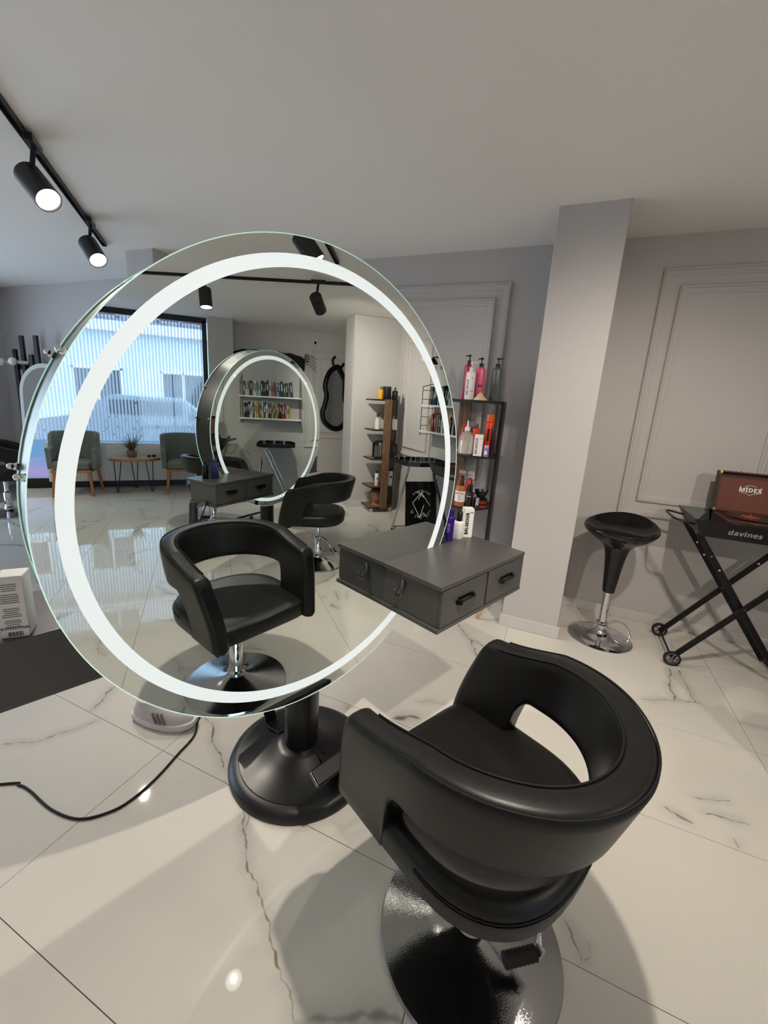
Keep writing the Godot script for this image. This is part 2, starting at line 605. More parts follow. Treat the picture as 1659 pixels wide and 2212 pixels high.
# ---------------------------------------------------------------- room shell
func molding(m: M, a: Vector2, b: Vector2, xf: Transform3D) -> void:
	# rectangular frame in the local xy plane, standing out along +z
	var prof := [Vector2(0, 0), Vector2(0, 0.013), Vector2(0.006, 0.019), Vector2(0.017, 0.021), Vector2(0.021, 0.012), Vector2(0.036, 0.012), Vector2(0.041, 0.007), Vector2(0.05, 0.006), Vector2(0.053, 0)]
	for j in prof.size() - 1:
		var p: Vector2 = prof[j]
		var q: Vector2 = prof[j + 1]
		var ra := [Vector3(a.x + p.x, a.y + p.x, p.y), Vector3(b.x - p.x, a.y + p.x, p.y), Vector3(b.x - p.x, b.y - p.x, p.y), Vector3(a.x + p.x, b.y - p.x, p.y)]
		var rb := [Vector3(a.x + q.x, a.y + q.x, q.y), Vector3(b.x - q.x, a.y + q.x, q.y), Vector3(b.x - q.x, b.y - q.x, q.y), Vector3(a.x + q.x, b.y - q.x, q.y)]
		for k in 4:
			var k2 := (k + 1) % 4
			var side: Vector3 = [Vector3.DOWN, Vector3.RIGHT, Vector3.UP, Vector3.LEFT][k]
			var d := q - p
			var nn := (side * d.y + Vector3(0, 0, d.x)).normalized()
			m.quad(xf * ra[k], xf * ra[k2], xf * rb[k2], xf * rb[k], (xf.basis * nn).normalized())

func panel_pair(wall: Node, a: Vector2, b: Vector2, xf: Transform3D) -> void:
	for e in [0.0, 0.105]:
		var m := M.new()
		molding(m, a + Vector2(e, e), b - Vector2(e, e), xf)
		part("panel_molding", m, mat("grey wall paint", Color.WHITE), wall)

func skirt(m: M, a: Vector3, b: Vector3, nrm: Vector3, h := 0.085, t := 0.012) -> void:
	var c := (a + b) / 2 + nrm * t * 0.5 + Vector3(0, h / 2, 0)
	var l := a.distance_to(b)
	var x := (b - a).normalized()
	box(m, Vector3.ZERO, Vector3(l, h, t), 0.003, Transform3D(Basis(x, Vector3.UP, x.cross(Vector3.UP)), c))

func make_shell() -> void:
	var wp := mat("grey wall paint", Color.WHITE)
	var T := 0.2
	var m := M.new()
	box(m, Vector3((X0 + X1) / 2, HC + 0.1, (ZN + ZS) / 2), Vector3(X1 - X0 + 0.8, 0.2, ZS - ZN + 0.8))
	structure("ceiling", m, mat("ceiling paint", Color.WHITE), "plain off-white painted ceiling")
	# north wall with moulded panels
	m = M.new()
	box(m, Vector3((X0 + X1) / 2, HC / 2, ZN - T / 2), Vector3(X1 - X0 + 2 * T, HC + 0.1, T))
	var wn := structure("wall_north", m, wp, "light grey wall with raised rectangular panel mouldings")
	var xf := Transform3D(Basis.IDENTITY, Vector3(0, 0, ZN))
	panel_pair(wn, Vector2(0.445, 0.79), Vector2(1.33, 2.4), xf)
	panel_pair(wn, Vector2(2.42, 0.79), Vector2(3.28, 2.37), xf)
	panel_pair(wn, Vector2(-1.75, 0.79), Vector2(-0.485, 2.365), xf)
	panel_pair(wn, Vector2(-3.05, 0.79), Vector2(-1.95, 2.365), xf)
	# east wall: solid from z=-0.93 north; window from -0.93 to 2.3; solid to the south
	m = M.new()
	box(m, Vector3(X1 + T / 2, HC / 2, (ZN - 0.93) / 2), Vector3(T, HC, -0.93 - ZN))
	box(m, Vector3(X1 + T / 2, HC / 2, (2.3 + ZS) / 2), Vector3(T, HC, ZS - 2.3))
	box(m, Vector3(X1 + T / 2, 0.04, 0.685), Vector3(T, 0.16, 3.23))
	var we := structure("wall_east", m, wp, "light grey wall beside the street window")
	panel_pair(we, Vector2(-3.3, 0.79), Vector2(-2.6, 2.3), Transform3D(Basis(Vector3(0, 0, 1), Vector3.UP, Vector3(-1, 0, 0)), Vector3(X1, 0, 0)))
	m = M.new()
	box(m, Vector3((X0 + X1) / 2, HC / 2, ZS + T / 2), Vector3(X1 - X0 + 2 * T, HC, T))
	structure("wall_south", m, wp, "plain light grey wall")
	# west wall with a glazed entrance opening
	m = M.new()
	box(m, Vector3(X0 - T / 2, HC / 2, (ZN - 2.2) / 2), Vector3(T, HC, -2.2 - ZN))
	box(m, Vector3(X0 - T / 2, HC / 2, (1.6 + ZS) / 2), Vector3(T, HC, ZS - 1.6))
	box(m, Vector3(X0 - T / 2, 2.495, -0.3), Vector3(T, 0.19, 3.8))
	structure("wall_west", m, wp, "light grey wall with the glazed entrance")
	m = M.new()
	for z in [-2.17, -0.92, 0.32, 1.57]:
		box(m, Vector3(X0 - 0.1, 1.2, z), Vector3(0.06, 2.4, 0.06), 0.004)
	for y in [0.04, 2.36]:
		box(m, Vector3(X0 - 0.1, y, -0.3), Vector3(0.06, 0.08, 3.8), 0.004)
	var d1 := structure("door_1", m, mat("black metal", Color.WHITE), "black framed glass entrance")
	m = M.new()
	box(m, Vector3(X0 - 0.1, 1.2, -0.3), Vector3(0.008, 2.24, 3.7))
	part("pane", m, mat("window glass", Color.WHITE), d1)
	# pillars
	var n := 0
	for p in [[-0.197, 0.163, -2.8], [-3.66, -3.33, -2.74], [3.46, 3.85, -2.7]]:
		m = M.new()
		box(m, Vector3((p[0] + p[1]) / 2, HC / 2, (p[2] + ZN) / 2 - 0.02), Vector3(p[1] - p[0], HC + 0.02, p[2] - ZN + 0.04), 0.004 if n < 2 else 0.03)
		var pl := structure("wall_pillar", m, wp, "light grey square wall pillar")
		m = M.new()
		skirt(m, Vector3(p[0] - 0.012, 0, p[2]), Vector3(p[1] + 0.012, 0, p[2]), Vector3(0, 0, 1))
		skirt(m, Vector3(p[0], 0, ZN), Vector3(p[0], 0, p[2]), Vector3(-1, 0, 0))
		skirt(m, Vector3(p[1], 0, ZN), Vector3(p[1], 0, p[2]), Vector3(1, 0, 0))
		part("skirting", m, mat("skirting", Color.WHITE), pl)
		n += 1
	m = M.new()
	box(m, Vector3(5.22, HC / 2, -1.11), Vector3(0.3, HC + 0.02, 0.36), 0.004)
	structure("wall_pillar", m, wp, "light grey pillar at the end of the street window")
	# baseboards on the long wall
	m = M.new()
	for s in [[X0, -3.66], [-3.33, -0.197], [0.163, 3.46], [3.85, X1]]:
		skirt(m, Vector3(s[0], 0, ZN), Vector3(s[1], 0, ZN), Vector3(0, 0, 1), 0.075)
	structure("baseboard_north", m, mat("skirting", Color.WHITE), "low pale tile baseboard")
	m = M.new()
	skirt(m, Vector3(X1, 0, ZN), Vector3(X1, 0, -1.29), Vector3(-1, 0, 0), 0.075)
	structure("baseboard_east", m, mat("skirting", Color.WHITE), "low pale tile baseboard")

func make_window() -> void:
	var fm := mat("black metal", Color.WHITE)
	var m := M.new()
	var xx := X1 - 0.02
	box(m, Vector3(xx, 2.55, 0.69), Vector3(0.09, 0.075, 3.22), 0.004)
	box(m, Vector3(xx, 0.07, 0.69), Vector3(0.09, 0.14, 3.22), 0.004)
	box(m, Vector3(xx, 1.3, -0.885), Vector3(0.09, 2.5, 0.07), 0.004)
	box(m, Vector3(xx, 1.3, 2.26), Vector3(0.09, 2.5, 0.07), 0.004)
	var w := structure("window_1", m, fm, "wide street window in a black frame with striped frosted film")
	m = M.new()
	box(m, Vector3(xx + 0.01, 1.32, 0.69), Vector3(0.008, 2.4, 3.1))
	part("pane", m, mat("window glass", Color.WHITE), w)
	# printed film: vertical stripes on the glass, with breaks towards the lower edge
	var rng := RandomNumberGenerator.new()
	rng.seed = 44
	m = M.new()
	var z := -0.845
	while z < 2.2:
		var y := 2.5
		while y > 0.72:
			var l := rng.randf_range(0.5, 1.2) if y > 1.35 else rng.randf_range(0.05, 0.3)
			var y2 := maxf(0.7, y - l)
			m.quad(Vector3(xx - 0.002, y, z), Vector3(xx - 0.002, y, z + 0.027), Vector3(xx - 0.002, y2, z + 0.027), Vector3(xx - 0.002, y2, z), Vector3(-1, 0, 0))
			y = y2 - (0.0 if y > 1.6 else rng.randf_range(0.0, 0.05))
		z += 0.045
	var st := part("stripe_film", m, mat("frosted stripe film", Color.WHITE), w)
	tag(st, "white vertical stripe film on the glass", "", "", "stuff")
	# coloured film bands low on the glass
	var bands := [[0.14, 0.32, Color(0.72, 0.6, 0.76, 0.85)], [0.32, 0.45, Color(0.62, 0.63, 0.78, 0.85)], [0.45, 0.7, Color(0.48, 0.62, 0.74, 0.85)], [2.42, 2.52, Color(0.66, 0.62, 0.74, 0.7)]]
	for b in bands:
		var mm := mat("film band %d" % int(b[0] * 100), b[2], 0.6)
		mm.transparency = BaseMaterial3D.TRANSPARENCY_ALPHA
		mm.backlight_enabled = true
		mm.backlight = Color(b[2].r, b[2].g, b[2].b)
		m = M.new()
		m.quad(Vector3(xx - 0.004, b[0], -0.85), Vector3(xx - 0.004, b[0], 2.22), Vector3(xx - 0.004, b[1], 2.22), Vector3(xx - 0.004, b[1], -0.85), Vector3(-1, 0, 0))
		part("film_band", m, mm, w)
	# the house across the street
	var road := M.new()
	box(road, Vector3(12, -0.15, 0), Vector3(12.5, 0.1, 40))
	structure("street", road, mat("asphalt", Color(0.42, 0.43, 0.45), 0.9), "grey street outside the window")
	var hs := thing("apartment_building", "pale blue apartment house across the street behind the striped window", "building", Vector3(15, -0.1, 0))
	m = M.new()
	box(m, Vector3(1, 4.5, 0.5), Vector3(2, 9, 22))
	part("wall", m, mat("facade", Color(0.78, 0.84, 0.87), 0.8), hs)
	for r in 3:
		for c in 7:
			var zc := -8.0 + c * 2.6
			var yc := 1.6 + r * 2.9
			m = M.new()
			for e in [[0, 0.62, 1.4, 0.08], [0, -0.62, 1.4, 0.08]]:
				box(m, Vector3(-0.03, yc + e[1], zc), Vector3(0.1, 0.08, 1.5))
			for e in [-0.7, 0.0, 0.7]:
				box(m, Vector3(-0.03, yc, zc + e), Vector3(0.1, 1.3, 0.08))
			var wf := part("window", m, mat("white plastic", Color.WHITE), hs)
			m = M.new()
			box(m, Vector3(-0.005, yc, zc), Vector3(0.02, 1.22, 1.4))
			part("pane", m, mat("dark pane", Color(0.09, 0.13, 0.17), 0.08), wf)
		m = M.new()
		box(m, Vector3(-0.25, 0.55 + r * 2.9, 0.5), Vector3(0.5, 0.12, 21))
		part("ledge", m, mat("white plastic", Color.WHITE), hs)
	var car := thing("parked_car", "silver car parked on the street outside the striped window", "car", Vector3(9.2, -0.1, 0.2))
	m = M.new()
	var body := PackedVector2Array([Vector2(-2.1, 0.3), Vector2(-2.1, 0.75), Vector2(-1.75, 0.95), Vector2(-1.1, 1.02), Vector2(-0.55, 1.42), Vector2(0.75, 1.45), Vector2(1.5, 1.0), Vector2(2.05, 0.9), Vector2(2.15, 0.35)])
	prism(m, body, -0.85, 0.85, Transform3D(Basis(Vector3(0, 0, 1), Vector3(1, 0, 0), Vector3(0, 1, 0)), Vector3.ZERO))
	part("body", m, mat("car paint", Color(0.55, 0.58, 0.62), 0.25, 0.4), car)
	for zz in [-1.35, 1.35]:
		for s in [-0.85, 0.85]:
			m = M.new()
			cyl(m, Vector3(s - 0.1, 0.32, zz), Vector3(s + 0.1, 0.32, zz), 0.32, 20)
			part("wheel", m, mat("rubber", Color.WHITE), car)
	for s in [-0.86, 0.86]:
		m = M.new()
		box(m, Vector3(s, 1.2, 0.1), Vector3(0.01, 0.3, 1.4))
		part("side_window", m, mat("dark pane", Color.WHITE), car)
	# radiator under the window
	var ra := thing("radiator", "long white ribbed panel radiator under the street window", "radiator", Vector3(5.25, 0, 0.3))
	m = M.new()
	box(m, Vector3(0, 0.39, 0), Vector3(0.07, 0.58, 1.94), 0.01)
	part("panel", m, mat("white plastic", Color.WHITE), ra)
	for k in 44:
		m = M.new()
		box(m, Vector3(-0.038, 0.38, -0.94 + k * 0.0437), Vector3(0.012, 0.5, 0.02), 0.004)
		part("rib", m, mat("white plastic", Color.WHITE), ra)
	for zz in [-0.85, 0.85]:
		m = M.new()
		cyl(m, Vector3(0, 0.0, zz), Vector3(0, 0.12, zz), 0.012, 10)
		part("feed_pipe", m, mat("white plastic", Color.WHITE), ra)

# ---------------------------------------------------------------- lamps
func track(called_label: String, a: Vector3, b: Vector3) -> void:
	var o := thing("ceiling_track", called_label, "lamp track", Vector3.ZERO, 0.0, "black lamp tracks on the ceiling")
	var d := b - a
	var x := d.normalized()
	var bs := Basis(x, Vector3.UP, x.cross(Vector3.UP))
	var m := M.new()
	for s in [-0.0145, 0.0145]:
		box(m, Vector3(0, -0.011, s), Vector3(d.length(), 0.022, 0.006), 0.0, Transform3D(bs, (a + b) / 2))
	box(m, Vector3(0, -0.003, 0), Vector3(d.length(), 0.006, 0.035), 0.0, Transform3D(bs, (a + b) / 2))
	part("rail", m, mat("black metal", Color.WHITE), o)
	for e in [-0.5, 0.5]:
		m = M.new()
		box(m, Vector3(d.length() * e, -0.0115, 0), Vector3(0.012, 0.024, 0.037), 0.002, Transform3D(bs, (a + b) / 2))
		part("end_cap", m, mat("black plastic", Color.WHITE), o)

func spot(label: String, at: Vector3, aim: Vector3, along: Vector3, energy: float, col: Color, angle := 64.0, lit := true) -> void:
	# at = centre of the lamp head; the adapter sits on the track right above
	var o := thing("track_spotlight", label, "spotlight", Vector3(at.x, HC, at.z), 0.0, "black spotlights on the ceiling tracks")
	var c := Vector3(0, at.y - HC, 0)
	var x := Vector3(along.x, 0, along.z).normalized()
	var m := M.new()
	box(m, Vector3(0, -0.04, 0), Vector3(0.14, 0.034, 0.036), 0.004, Transform3D(Basis(x, Vector3.UP, x.cross(Vector3.UP)), Vector3.ZERO))
	part("adapter", m, mat("black plastic", Color.WHITE), o)
	var d := aim.normalized()
	m = M.new()
	cyl(m, Vector3(0, -0.05, 0), c - d * 0.055, 0.011, 10)
	sphere(m, c - d * 0.055, Vector3.ONE * 0.017, 10, 8)
	part("stem", m, mat("black metal", Color.WHITE), o)
	m = M.new()
	var R := 0.058
	lathe(m, [Vector2(0, -0.09), Vector2(R - 0.006, -0.09), Vector2(R, -0.084), Vector2(R, 0.09), Vector2(R - 0.004, 0.09), Vector2(R - 0.006, 0.076), Vector2(0, 0.076)], 32, Transform3D(up_to(d), c))
	part("head", m, mat("lamp body", Color(0.06, 0.06, 0.062), 0.5), o)
	if not lit:
		return
	m = M.new()
	lathe(m, [Vector2(0, 0.083), Vector2(R - 0.007, 0.083), Vector2(R - 0.007, 0.078), Vector2(0, 0.078)], 32, Transform3D(up_to(d), c))
	part("lens", m, mat("lamp lens", Color.WHITE), o)
	var l := SpotLight3D.new()
	l.name = "beam"
	l.position = c + d * 0.1
	l.basis = Basis(up_to(d).x, up_to(d).z, -d) if false else Basis.looking_at(d, Vector3.UP if absf(d.y) < 0.98 else Vector3.FORWARD)
	l.spot_angle = angle
	l.spot_angle_attenuation = 1.0
	l.spot_range = 16.0
	l.spot_attenuation = 2.0
	l.light_energy = energy
	l.light_color = col
	l.light_size = 0.022
	l.shadow_enabled = true
	o.add_child(l)

# ---------------------------------------------------------------- mirror station
func station(label: String, at: Vector3, turn: float, R: float, top: float, tilt: float) -> Node3D:
	# local: x to the right along the glass, z out of the front glass; origin on the floor in the middle of the stand
	var o := thing("mirror_station", label, "mirror", at, turn, "round mirror stations")
	var sm := mat("stand metal", Color.WHITE)
	var TK := 0.09
	var cy := 1.148
	var m := M.new()
	lathe(m, [Vector2(0, 0), Vector2(0.285, 0), Vector2(0.288, 0.012), Vector2(0.28, 0.03), Vector2(0.262, 0.042), Vector2(0.245, 0.044)], 64)
	part("rubber_rim", m, mat("rubber rim", Color(0.035, 0.035, 0.036), 0.4), o)
	m = M.new()
	lathe(m, [Vector2(0.252, 0.036), Vector2(0.245, 0.047), Vector2(0.2, 0.056), Vector2(0.13, 0.075), Vector2(0.1, 0.092), Vector2(0.075, 0.1), Vector2(0, 0.1)], 64)
	part("base_disc", m, sm, o)
	m = M.new()
	cyl(m, Vector3(0, 0.09, 0), Vector3(0, cy - R + 0.06, 0), 0.068, 40)
	part("pole", m, sm, o)
	var hx := Transform3D(Basis(Vector3.RIGHT, -tilt), Vector3(0, cy, 0))
	var fz := Basis(Vector3.RIGHT, PI / 2)
	var bz := Basis(Vector3.RIGHT, -PI / 2)
	# drum between the two glasses
	m = M.new()
	lathe(m, [Vector2(R - 0.02, -TK + 0.005), Vector2(R - 0.004, -TK + 0.005), Vector2(R - 0.004, TK - 0.005), Vector2(R - 0.02, TK - 0.005)], 128, hx * Transform3D(fz, Vector3.ZERO))
	part("drum", m, mat("brushed drum", Color.WHITE), o)
	for f in [fz, bz]:
		var q: Transform3D = hx * Transform3D(f, Vector3.ZERO)
		m = M.new()
		lathe(m, [Vector2(0, TK), Vector2(R - 0.001, TK), Vector2(R - 0.001, TK - 0.005), Vector2(0, TK - 0.005)], 160, q)
		var gl := part("mirror_glass", m, mat("mirror", Color.WHITE), o, "round mirror glass")
		m = M.new()
		lathe(m, [Vector2(R - 0.0012, TK + 0.0004), Vector2(R + 0.0012, TK + 0.0004), Vector2(R + 0.0012, TK - 0.005), Vector2(R - 0.0012, TK - 0.005), Vector2(R - 0.0012, TK + 0.0004)], 160, q)
		part("glass_edge", m, mat("lit glass edge", Color.WHITE), gl)
		m = M.new()
		lathe(m, [Vector2(R * 0.8925, TK), Vector2(R * 0.8925, TK + 0.0012), Vector2(R * 0.938, TK + 0.0012), Vector2(R * 0.938, TK)], 160, q)
		part("led_ring", m, mat("led ring", Color.WHITE), o, "glowing white light ring")
	for k in 4:
		var an := PI / 4 + k * PI / 2
		for f in [1.0, -1.0]:
			var l := OmniLight3D.new()
			l.name = "ring_glow"
			l.position = hx * Vector3(cos(an) * R * 0.915, sin(an) * R * 0.915, f * (TK + 0.013))
			l.light_energy = 0.00004
			l.light_color = Color(0.92, 1.0, 0.985)
			l.light_size = 0.011
			l.omni_range = 8.0
			l.omni_attenuation = 2.0
			l.shadow_enabled = true
			o.add_child(l, true)
	# chrome clips across the rim on the left
	for an in [2.62, 2.98, 0.52, 0.16]:
		var e := Vector3(cos(an), sin(an), 0)
		for z in [-TK + 0.012, TK - 0.012]:
			m = M.new()
			cyl(m, hx * (e * (R - 0.006) + Vector3(0, 0, z)), hx * (e * (R + 0.012) + Vector3(0, 0, z)), 0.004, 10)
			sphere(m, hx * (e * (R + 0.014) + Vector3(0, 0, z)), Vector3.ONE * 0.0075, 10, 8)
			sphere(m, hx * (e * (R + 0.004) + Vector3(0, 0, z)), Vector3(0.009, 0.009, 0.005), 10, 8)
			part("rim_clip", m, mat("chrome", Color.WHITE), o)
	# drawer cabinets: one on the front at the right, its twin on the back
	for f in 2:
		var q := Transform3D(Basis(Vector3.UP, PI * f), Vector3.ZERO)
		var u0 := 0.325
		var u1 := 0.962
		var d := 0.30
		var hgt := 0.19
		var lam := mat("anthracite laminate", Color.WHITE)
		var uc := (u0 + u1) / 2
		m = M.new()
		box(m, Vector3(uc, top - hgt / 2, TK + d / 2 - 0.006), Vector3(u1 - u0 - 0.02, hgt - 0.03, d - 0.016), 0.001, q)
		part("cabinet_body", m, lam, o)
		m = M.new()
		box(m, Vector3(uc, top - 0.009, TK + d / 2 + 0.001), Vector3(u1 - u0, 0.018, d), 0.0015, q)
		if f == 0: box(m, Vector3(0.86, top - 0.009, TK - 0.028), Vector3(0.19, 0.018, 0.06), 0.0015, q)
		part("cabinet_top", m, lam, o)
		m = M.new()
		box(m, Vector3(uc, top - hgt + 0.008, TK + d / 2 + 0.001), Vector3(u1 - u0 + 0.004, 0.016, d), 0.0015, q)
		part("cabinet_bottom", m, lam, o)
		for k in 2:
			var c0 := u0 + 0.012 + k * ((u1 - u0) / 2)
			var wd := (u1 - u0) / 2 - 0.024 + 0.01
			m = M.new()
			box(m, Vector3(c0 + wd / 2, top - hgt / 2 - 0.001, TK + d - 0.008), Vector3(wd, hgt - 0.042, 0.016), 0.0012, q)
			var dr := part("drawer", m, lam, o)
			m = M.new()
			var hc := Vector3(c0 + wd / 2, top - hgt / 2 + 0.004, TK + d)
			var wing := PackedVector2Array([Vector2(-0.062, 0.0), Vector2(-0.045, 0.02), Vector2(0.045, 0.02), Vector2(0.062, 0.0), Vector2(0.05, 0.0), Vector2(0.038, 0.012), Vector2(-0.038, 0.012), Vector2(-0.05, 0.0)])
			prism(m, wing, -0.006, 0.012, q * Transform3D(Basis(Vector3.RIGHT, 0.25), hc))
			box(m, hc + Vector3(0, 0.012, 0.001), Vector3(0.1, 0.012, 0.004), 0.001, q)
			part("handle", m, mat("black plastic", Color.WHITE), dr)
		# double coat hook on the inner end
		m = M.new()
		var hk := Vector3(u0 + 0.004, top - 0.062, TK + d * 0.36)
		sphere(m, q * hk, Vector3(0.008, 0.026, 0.013), 12, 10)
		tube(m, smooth_pts([q * (hk + Vector3(-0.006, -0.008, 0)), q * (hk + Vector3(-0.018, -0.03, 0)), q * (hk + Vector3(-0.034, -0.03, 0)), q * (hk + Vector3(-0.042, -0.012, 0))], 4), 0.0042, 8)
		sphere(m, q * (hk + Vector3(-0.043, -0.009, 0)), Vector3.ONE * 0.006, 8, 6)
		for s in [-1.0, 1.0]:
			tube(m, smooth_pts([q * (hk + Vector3(-0.004, -0.018, 0)), q * (hk + Vector3(-0.012, -0.04, s * 0.006)), q * (hk + Vector3(-0.02, -0.046, s * 0.014)), q * (hk + Vector3(-0.024, -0.036, s * 0.017))], 4), 0.0036, 8)
		part("coat_hook", m, mat("nickel", Color.WHITE), o, "small nickel double coat hook")
		# footrest
		m = M.new()
		box(m, Vector3.ZERO, Vector3(0.345, 0.02, 0.056), 0.006, q * Transform3D(Basis(Vector3.RIGHT, 0.45), Vector3(0.03, 0.223, TK + 0.192)))
		part("footrest", m, mat("black metal", Color.WHITE), o)
		m = M.new()
		for s in [-1.0, 1.0]:
			box(m, Vector3(s * 0.1735, 0, 0), Vector3(0.003, 0.016, 0.05), 0.001, q * Transform3D(Basis(Vector3.RIGHT, 0.45), Vector3(0.03, 0.223, TK + 0.192)))
		part("footrest_end", m, mat("nickel", Color.WHITE), o)
		m = M.new()
		box(m, Vector3.ZERO, Vector3(0.05, 0.006, 0.11), 0.001, q * Transform3D(Basis(Vector3.RIGHT, 0.28), Vector3(0.03, 0.083, 0.135)))
		box(m, Vector3.ZERO, Vector3(0.05, 0.16, 0.006), 0.001, q * Transform3D(Basis(Vector3.RIGHT, 0.5), Vector3(0.03, 0.145, 0.222)))
		for z in [0.11, 0.155]:
			cyl(m, q * Vector3(0.03, 0.09 - (z - 0.11) * 0.28, z), q * Vector3(0.03, 0.097 - (z - 0.11) * 0.28, z), 0.008, 12)
		part("footrest_bracket", m, sm, o)
	return o

# ---------------------------------------------------------------- styling chair
func u_point(tt: float, w: float, b: float, f0: float) -> Vector3:
	# tt 0..1 along a U: left tip -> round the back -> right tip; forward is -z, right is +x
	var l1 := 0.26
	if tt < l1:
		return Vector3(-w, 0, -f0 * (1.0 - tt / l1))
	if tt > 1.0 - l1:
		return Vector3(w, 0, -f0 * (tt - 1.0 + l1) / l1)
	var a := (tt - l1) / (1.0 - 2 * l1) * PI - PI / 2
	return Vector3(w * sin(a), 0, b * cos(a))

func styling_chair(label: String, at: Vector3, turn: float) -> Node3D:
	var o := thing("styling_chair", label, "chair", at, turn, "black salon styling chairs")
	var le := mat("black leather", Color.WHITE)
	var m := M.new()
	lathe(m, [Vector2(0, 0), Vector2(0.252, 0), Vector2(0.254, 0.004), Vector2(0.25, 0.012), Vector2(0.2, 0.02), Vector2(0.12, 0.034), Vector2(0.055, 0.052), Vector2(0.04, 0.062), Vector2(0, 0.062)], 72)
	part("base_plate", m, mat("scratched chrome", Color.WHITE), o, "round chrome base plate with fine scratches")
	m = M.new()
	lathe(m, [Vector2(0.046, 0.055), Vector2(0.046, 0.075), Vector2(0.036, 0.085), Vector2(0.034, 0.24), Vector2(0.026, 0.25), Vector2(0.02, 0.26), Vector2(0.02, 0.4), Vector2(0, 0.4)], 32)
	part("column", m, mat("chrome", Color.WHITE), o)
	m = M.new()
	box(m, Vector3(0, 0.395, 0), Vector3(0.26, 0.025, 0.26), 0.004)
	part("seat_mount", m, mat("black metal", Color.WHITE), o)
	# foot pump lever, bent down at the back
	m = M.new()
	tube(m, smooth_pts([Vector3(0.02, 0.25, 0.02), Vector3(0.06, 0.24, 0.075), Vector3(0.085, 0.2, 0.115), Vector3(0.078, 0.14, 0.15), Vector3(0.062, 0.115, 0.168)], 5), 0.0075, 10)
	box(m, Vector3(0.055, 0.113, 0.172), Vector3(0.02, 0.024, 0.024), 0.003)
	part("pump_lever", m, mat("chrome", Color.WHITE), o)
	m = M.new()
	var prof := [Vector2(0, 0)]
	for k in 15:
		prof.append(Vector2(0.0165 if k % 2 else 0.018, 0.004 + k * 0.0062))
	prof.append(Vector2(0, 0.098))
	lathe(m, prof, 18, Transform3D(up_to(Vector3(-0.86, 0.05, -0.42).normalized()), Vector3(0.046, 0.113, 0.168)))
	part("lever_grip", m, mat("rubber", Color.WHITE), o, "ribbed black rubber grip")
	# seat
	var nk := 56
	var rings := []
	for lv in [[0.405, 0.05], [0.41, 0.02], [0.425, 0.004], [0.455, 0.0], [0.482, 0.002], [0.5, 0.012], [0.508, 0.03], [0.508, 0.06], [0.503, 0.12], [0.499, 0.2]]:
		var ring := []
		for k in nk:
			var a := TAU * k / nk
			var cx := cos(a)
			var sz := sin(a)
			var w: float = 0.274 - lv[1]
			var fr: float = 0.292 - lv[1]
			var bk: float = 0.24 - lv[1]
			var ex := 0.28 if sz < 0.0 else 0.85
			var p := Vector3(signf(cx) * pow(absf(cx), ex if sz < 0.0 else 0.8) * w, lv[0], signf(sz) * pow(absf(sz), ex) * (fr if sz < 0.0 else bk))
			if lv[1] > 0.01 and lv[0] > 0.49 and p.z < -0.1:
				p.y -= 0.018 * smoothstep(0.1, 0.29, -p.z) * (1.0 - absf(p.x) / 0.26 * 0.6)
			ring.append(p)
		rings.append(ring)
	m = M.new()
	loft(m, rings, true, true)
	part("seat", m, le, o)
	m = M.new()
	for dy in [0.0, -0.004]:
		var line := []
		for k in 30:
			var a := PI * k / 29.0
			line.append(Vector3(signf(cos(a)) * pow(absf(cos(a)), 0.8) * 0.2735, 0.478 + dy * 2.0, pow(sin(a), 0.85) * 0.24 + 0.0005))
		tube(m, line, 0.0016, 5)
	part("seam", m, le, o)
	# wrap-around back and arms
	rings = []
	var NT := 120
	for i in NT + 1:
		var tt := float(i) / NT
		var sidep := absf(tt - 0.5) * 2.0          # 1 at the arm tips, 0 at the back
		var htop := lerpf(0.805, 0.735, smoothstep(0.25, 1.0, sidep))
		var q := clampf((sidep - 0.56) / 0.09, 0.0, 1.0)
		var hbot := 0.412 if sidep > 0.65 else 0.508 + 0.115 * sqrt(1.0 - q * q)
		var th := 0.074
		var endk := 1.0
		var edge := minf(tt, 1.0 - tt) * NT
		if edge < 3.0:
			endk = sqrt(clampf(1.0 - pow(1.0 - edge / 3.0, 2.0), 0.0, 1.0)) * 0.9 + 0.1
		th *= lerpf(0.45, 1.0, endk)
		var ring := []
		var tp := lerpf(0.03, 0.0, endk)
		var hs := []
		var NO := 9
		for k in NO:
			hs.append([lerpf(hbot + 0.012, htop - 0.018 - tp, float(k) / (NO - 1)), 0.0])
		hs.append([htop - 0.006 - tp, 0.007])
		hs.append([htop - tp, 0.02])
		hs.append([htop - tp, th - 0.02])
		hs.append([htop - 0.006 - tp, th - 0.007])
		for k in NO:
			hs.append([lerpf(htop - 0.018 - tp, hbot + 0.012, float(k) / (NO - 1)), th])
		hs.append([hbot + 0.002, th - 0.01])
		hs.append([hbot, th * 0.5])
		hs.append([hbot + 0.002, 0.01])
		for e in hs:
			var h: float = e[0]
			var k := clampf((h - 0.42) / 0.37, 0.0, 1.0)
			var w: float = lerpf(0.272, 0.315, smoothstep(0.0, 1.0, k)) - e[1]
			var bk: float = lerpf(0.215, 0.325, pow(k, 0.85)) - e[1]
			var f0 := lerpf(0.298, 0.195, pow(k, 1.6)) + 0.012
			var inn := (0.074 - th) * 0.5
			ring.append(u_point(tt, w - inn, bk - inn, f0) + Vector3(0, h, 0))
		rings.append(ring)
	m = M.new()
	loft(m, rings, true, true)
	part("wrap_back", m, le, o, "black leather wrap-around back with open slot above the seat")
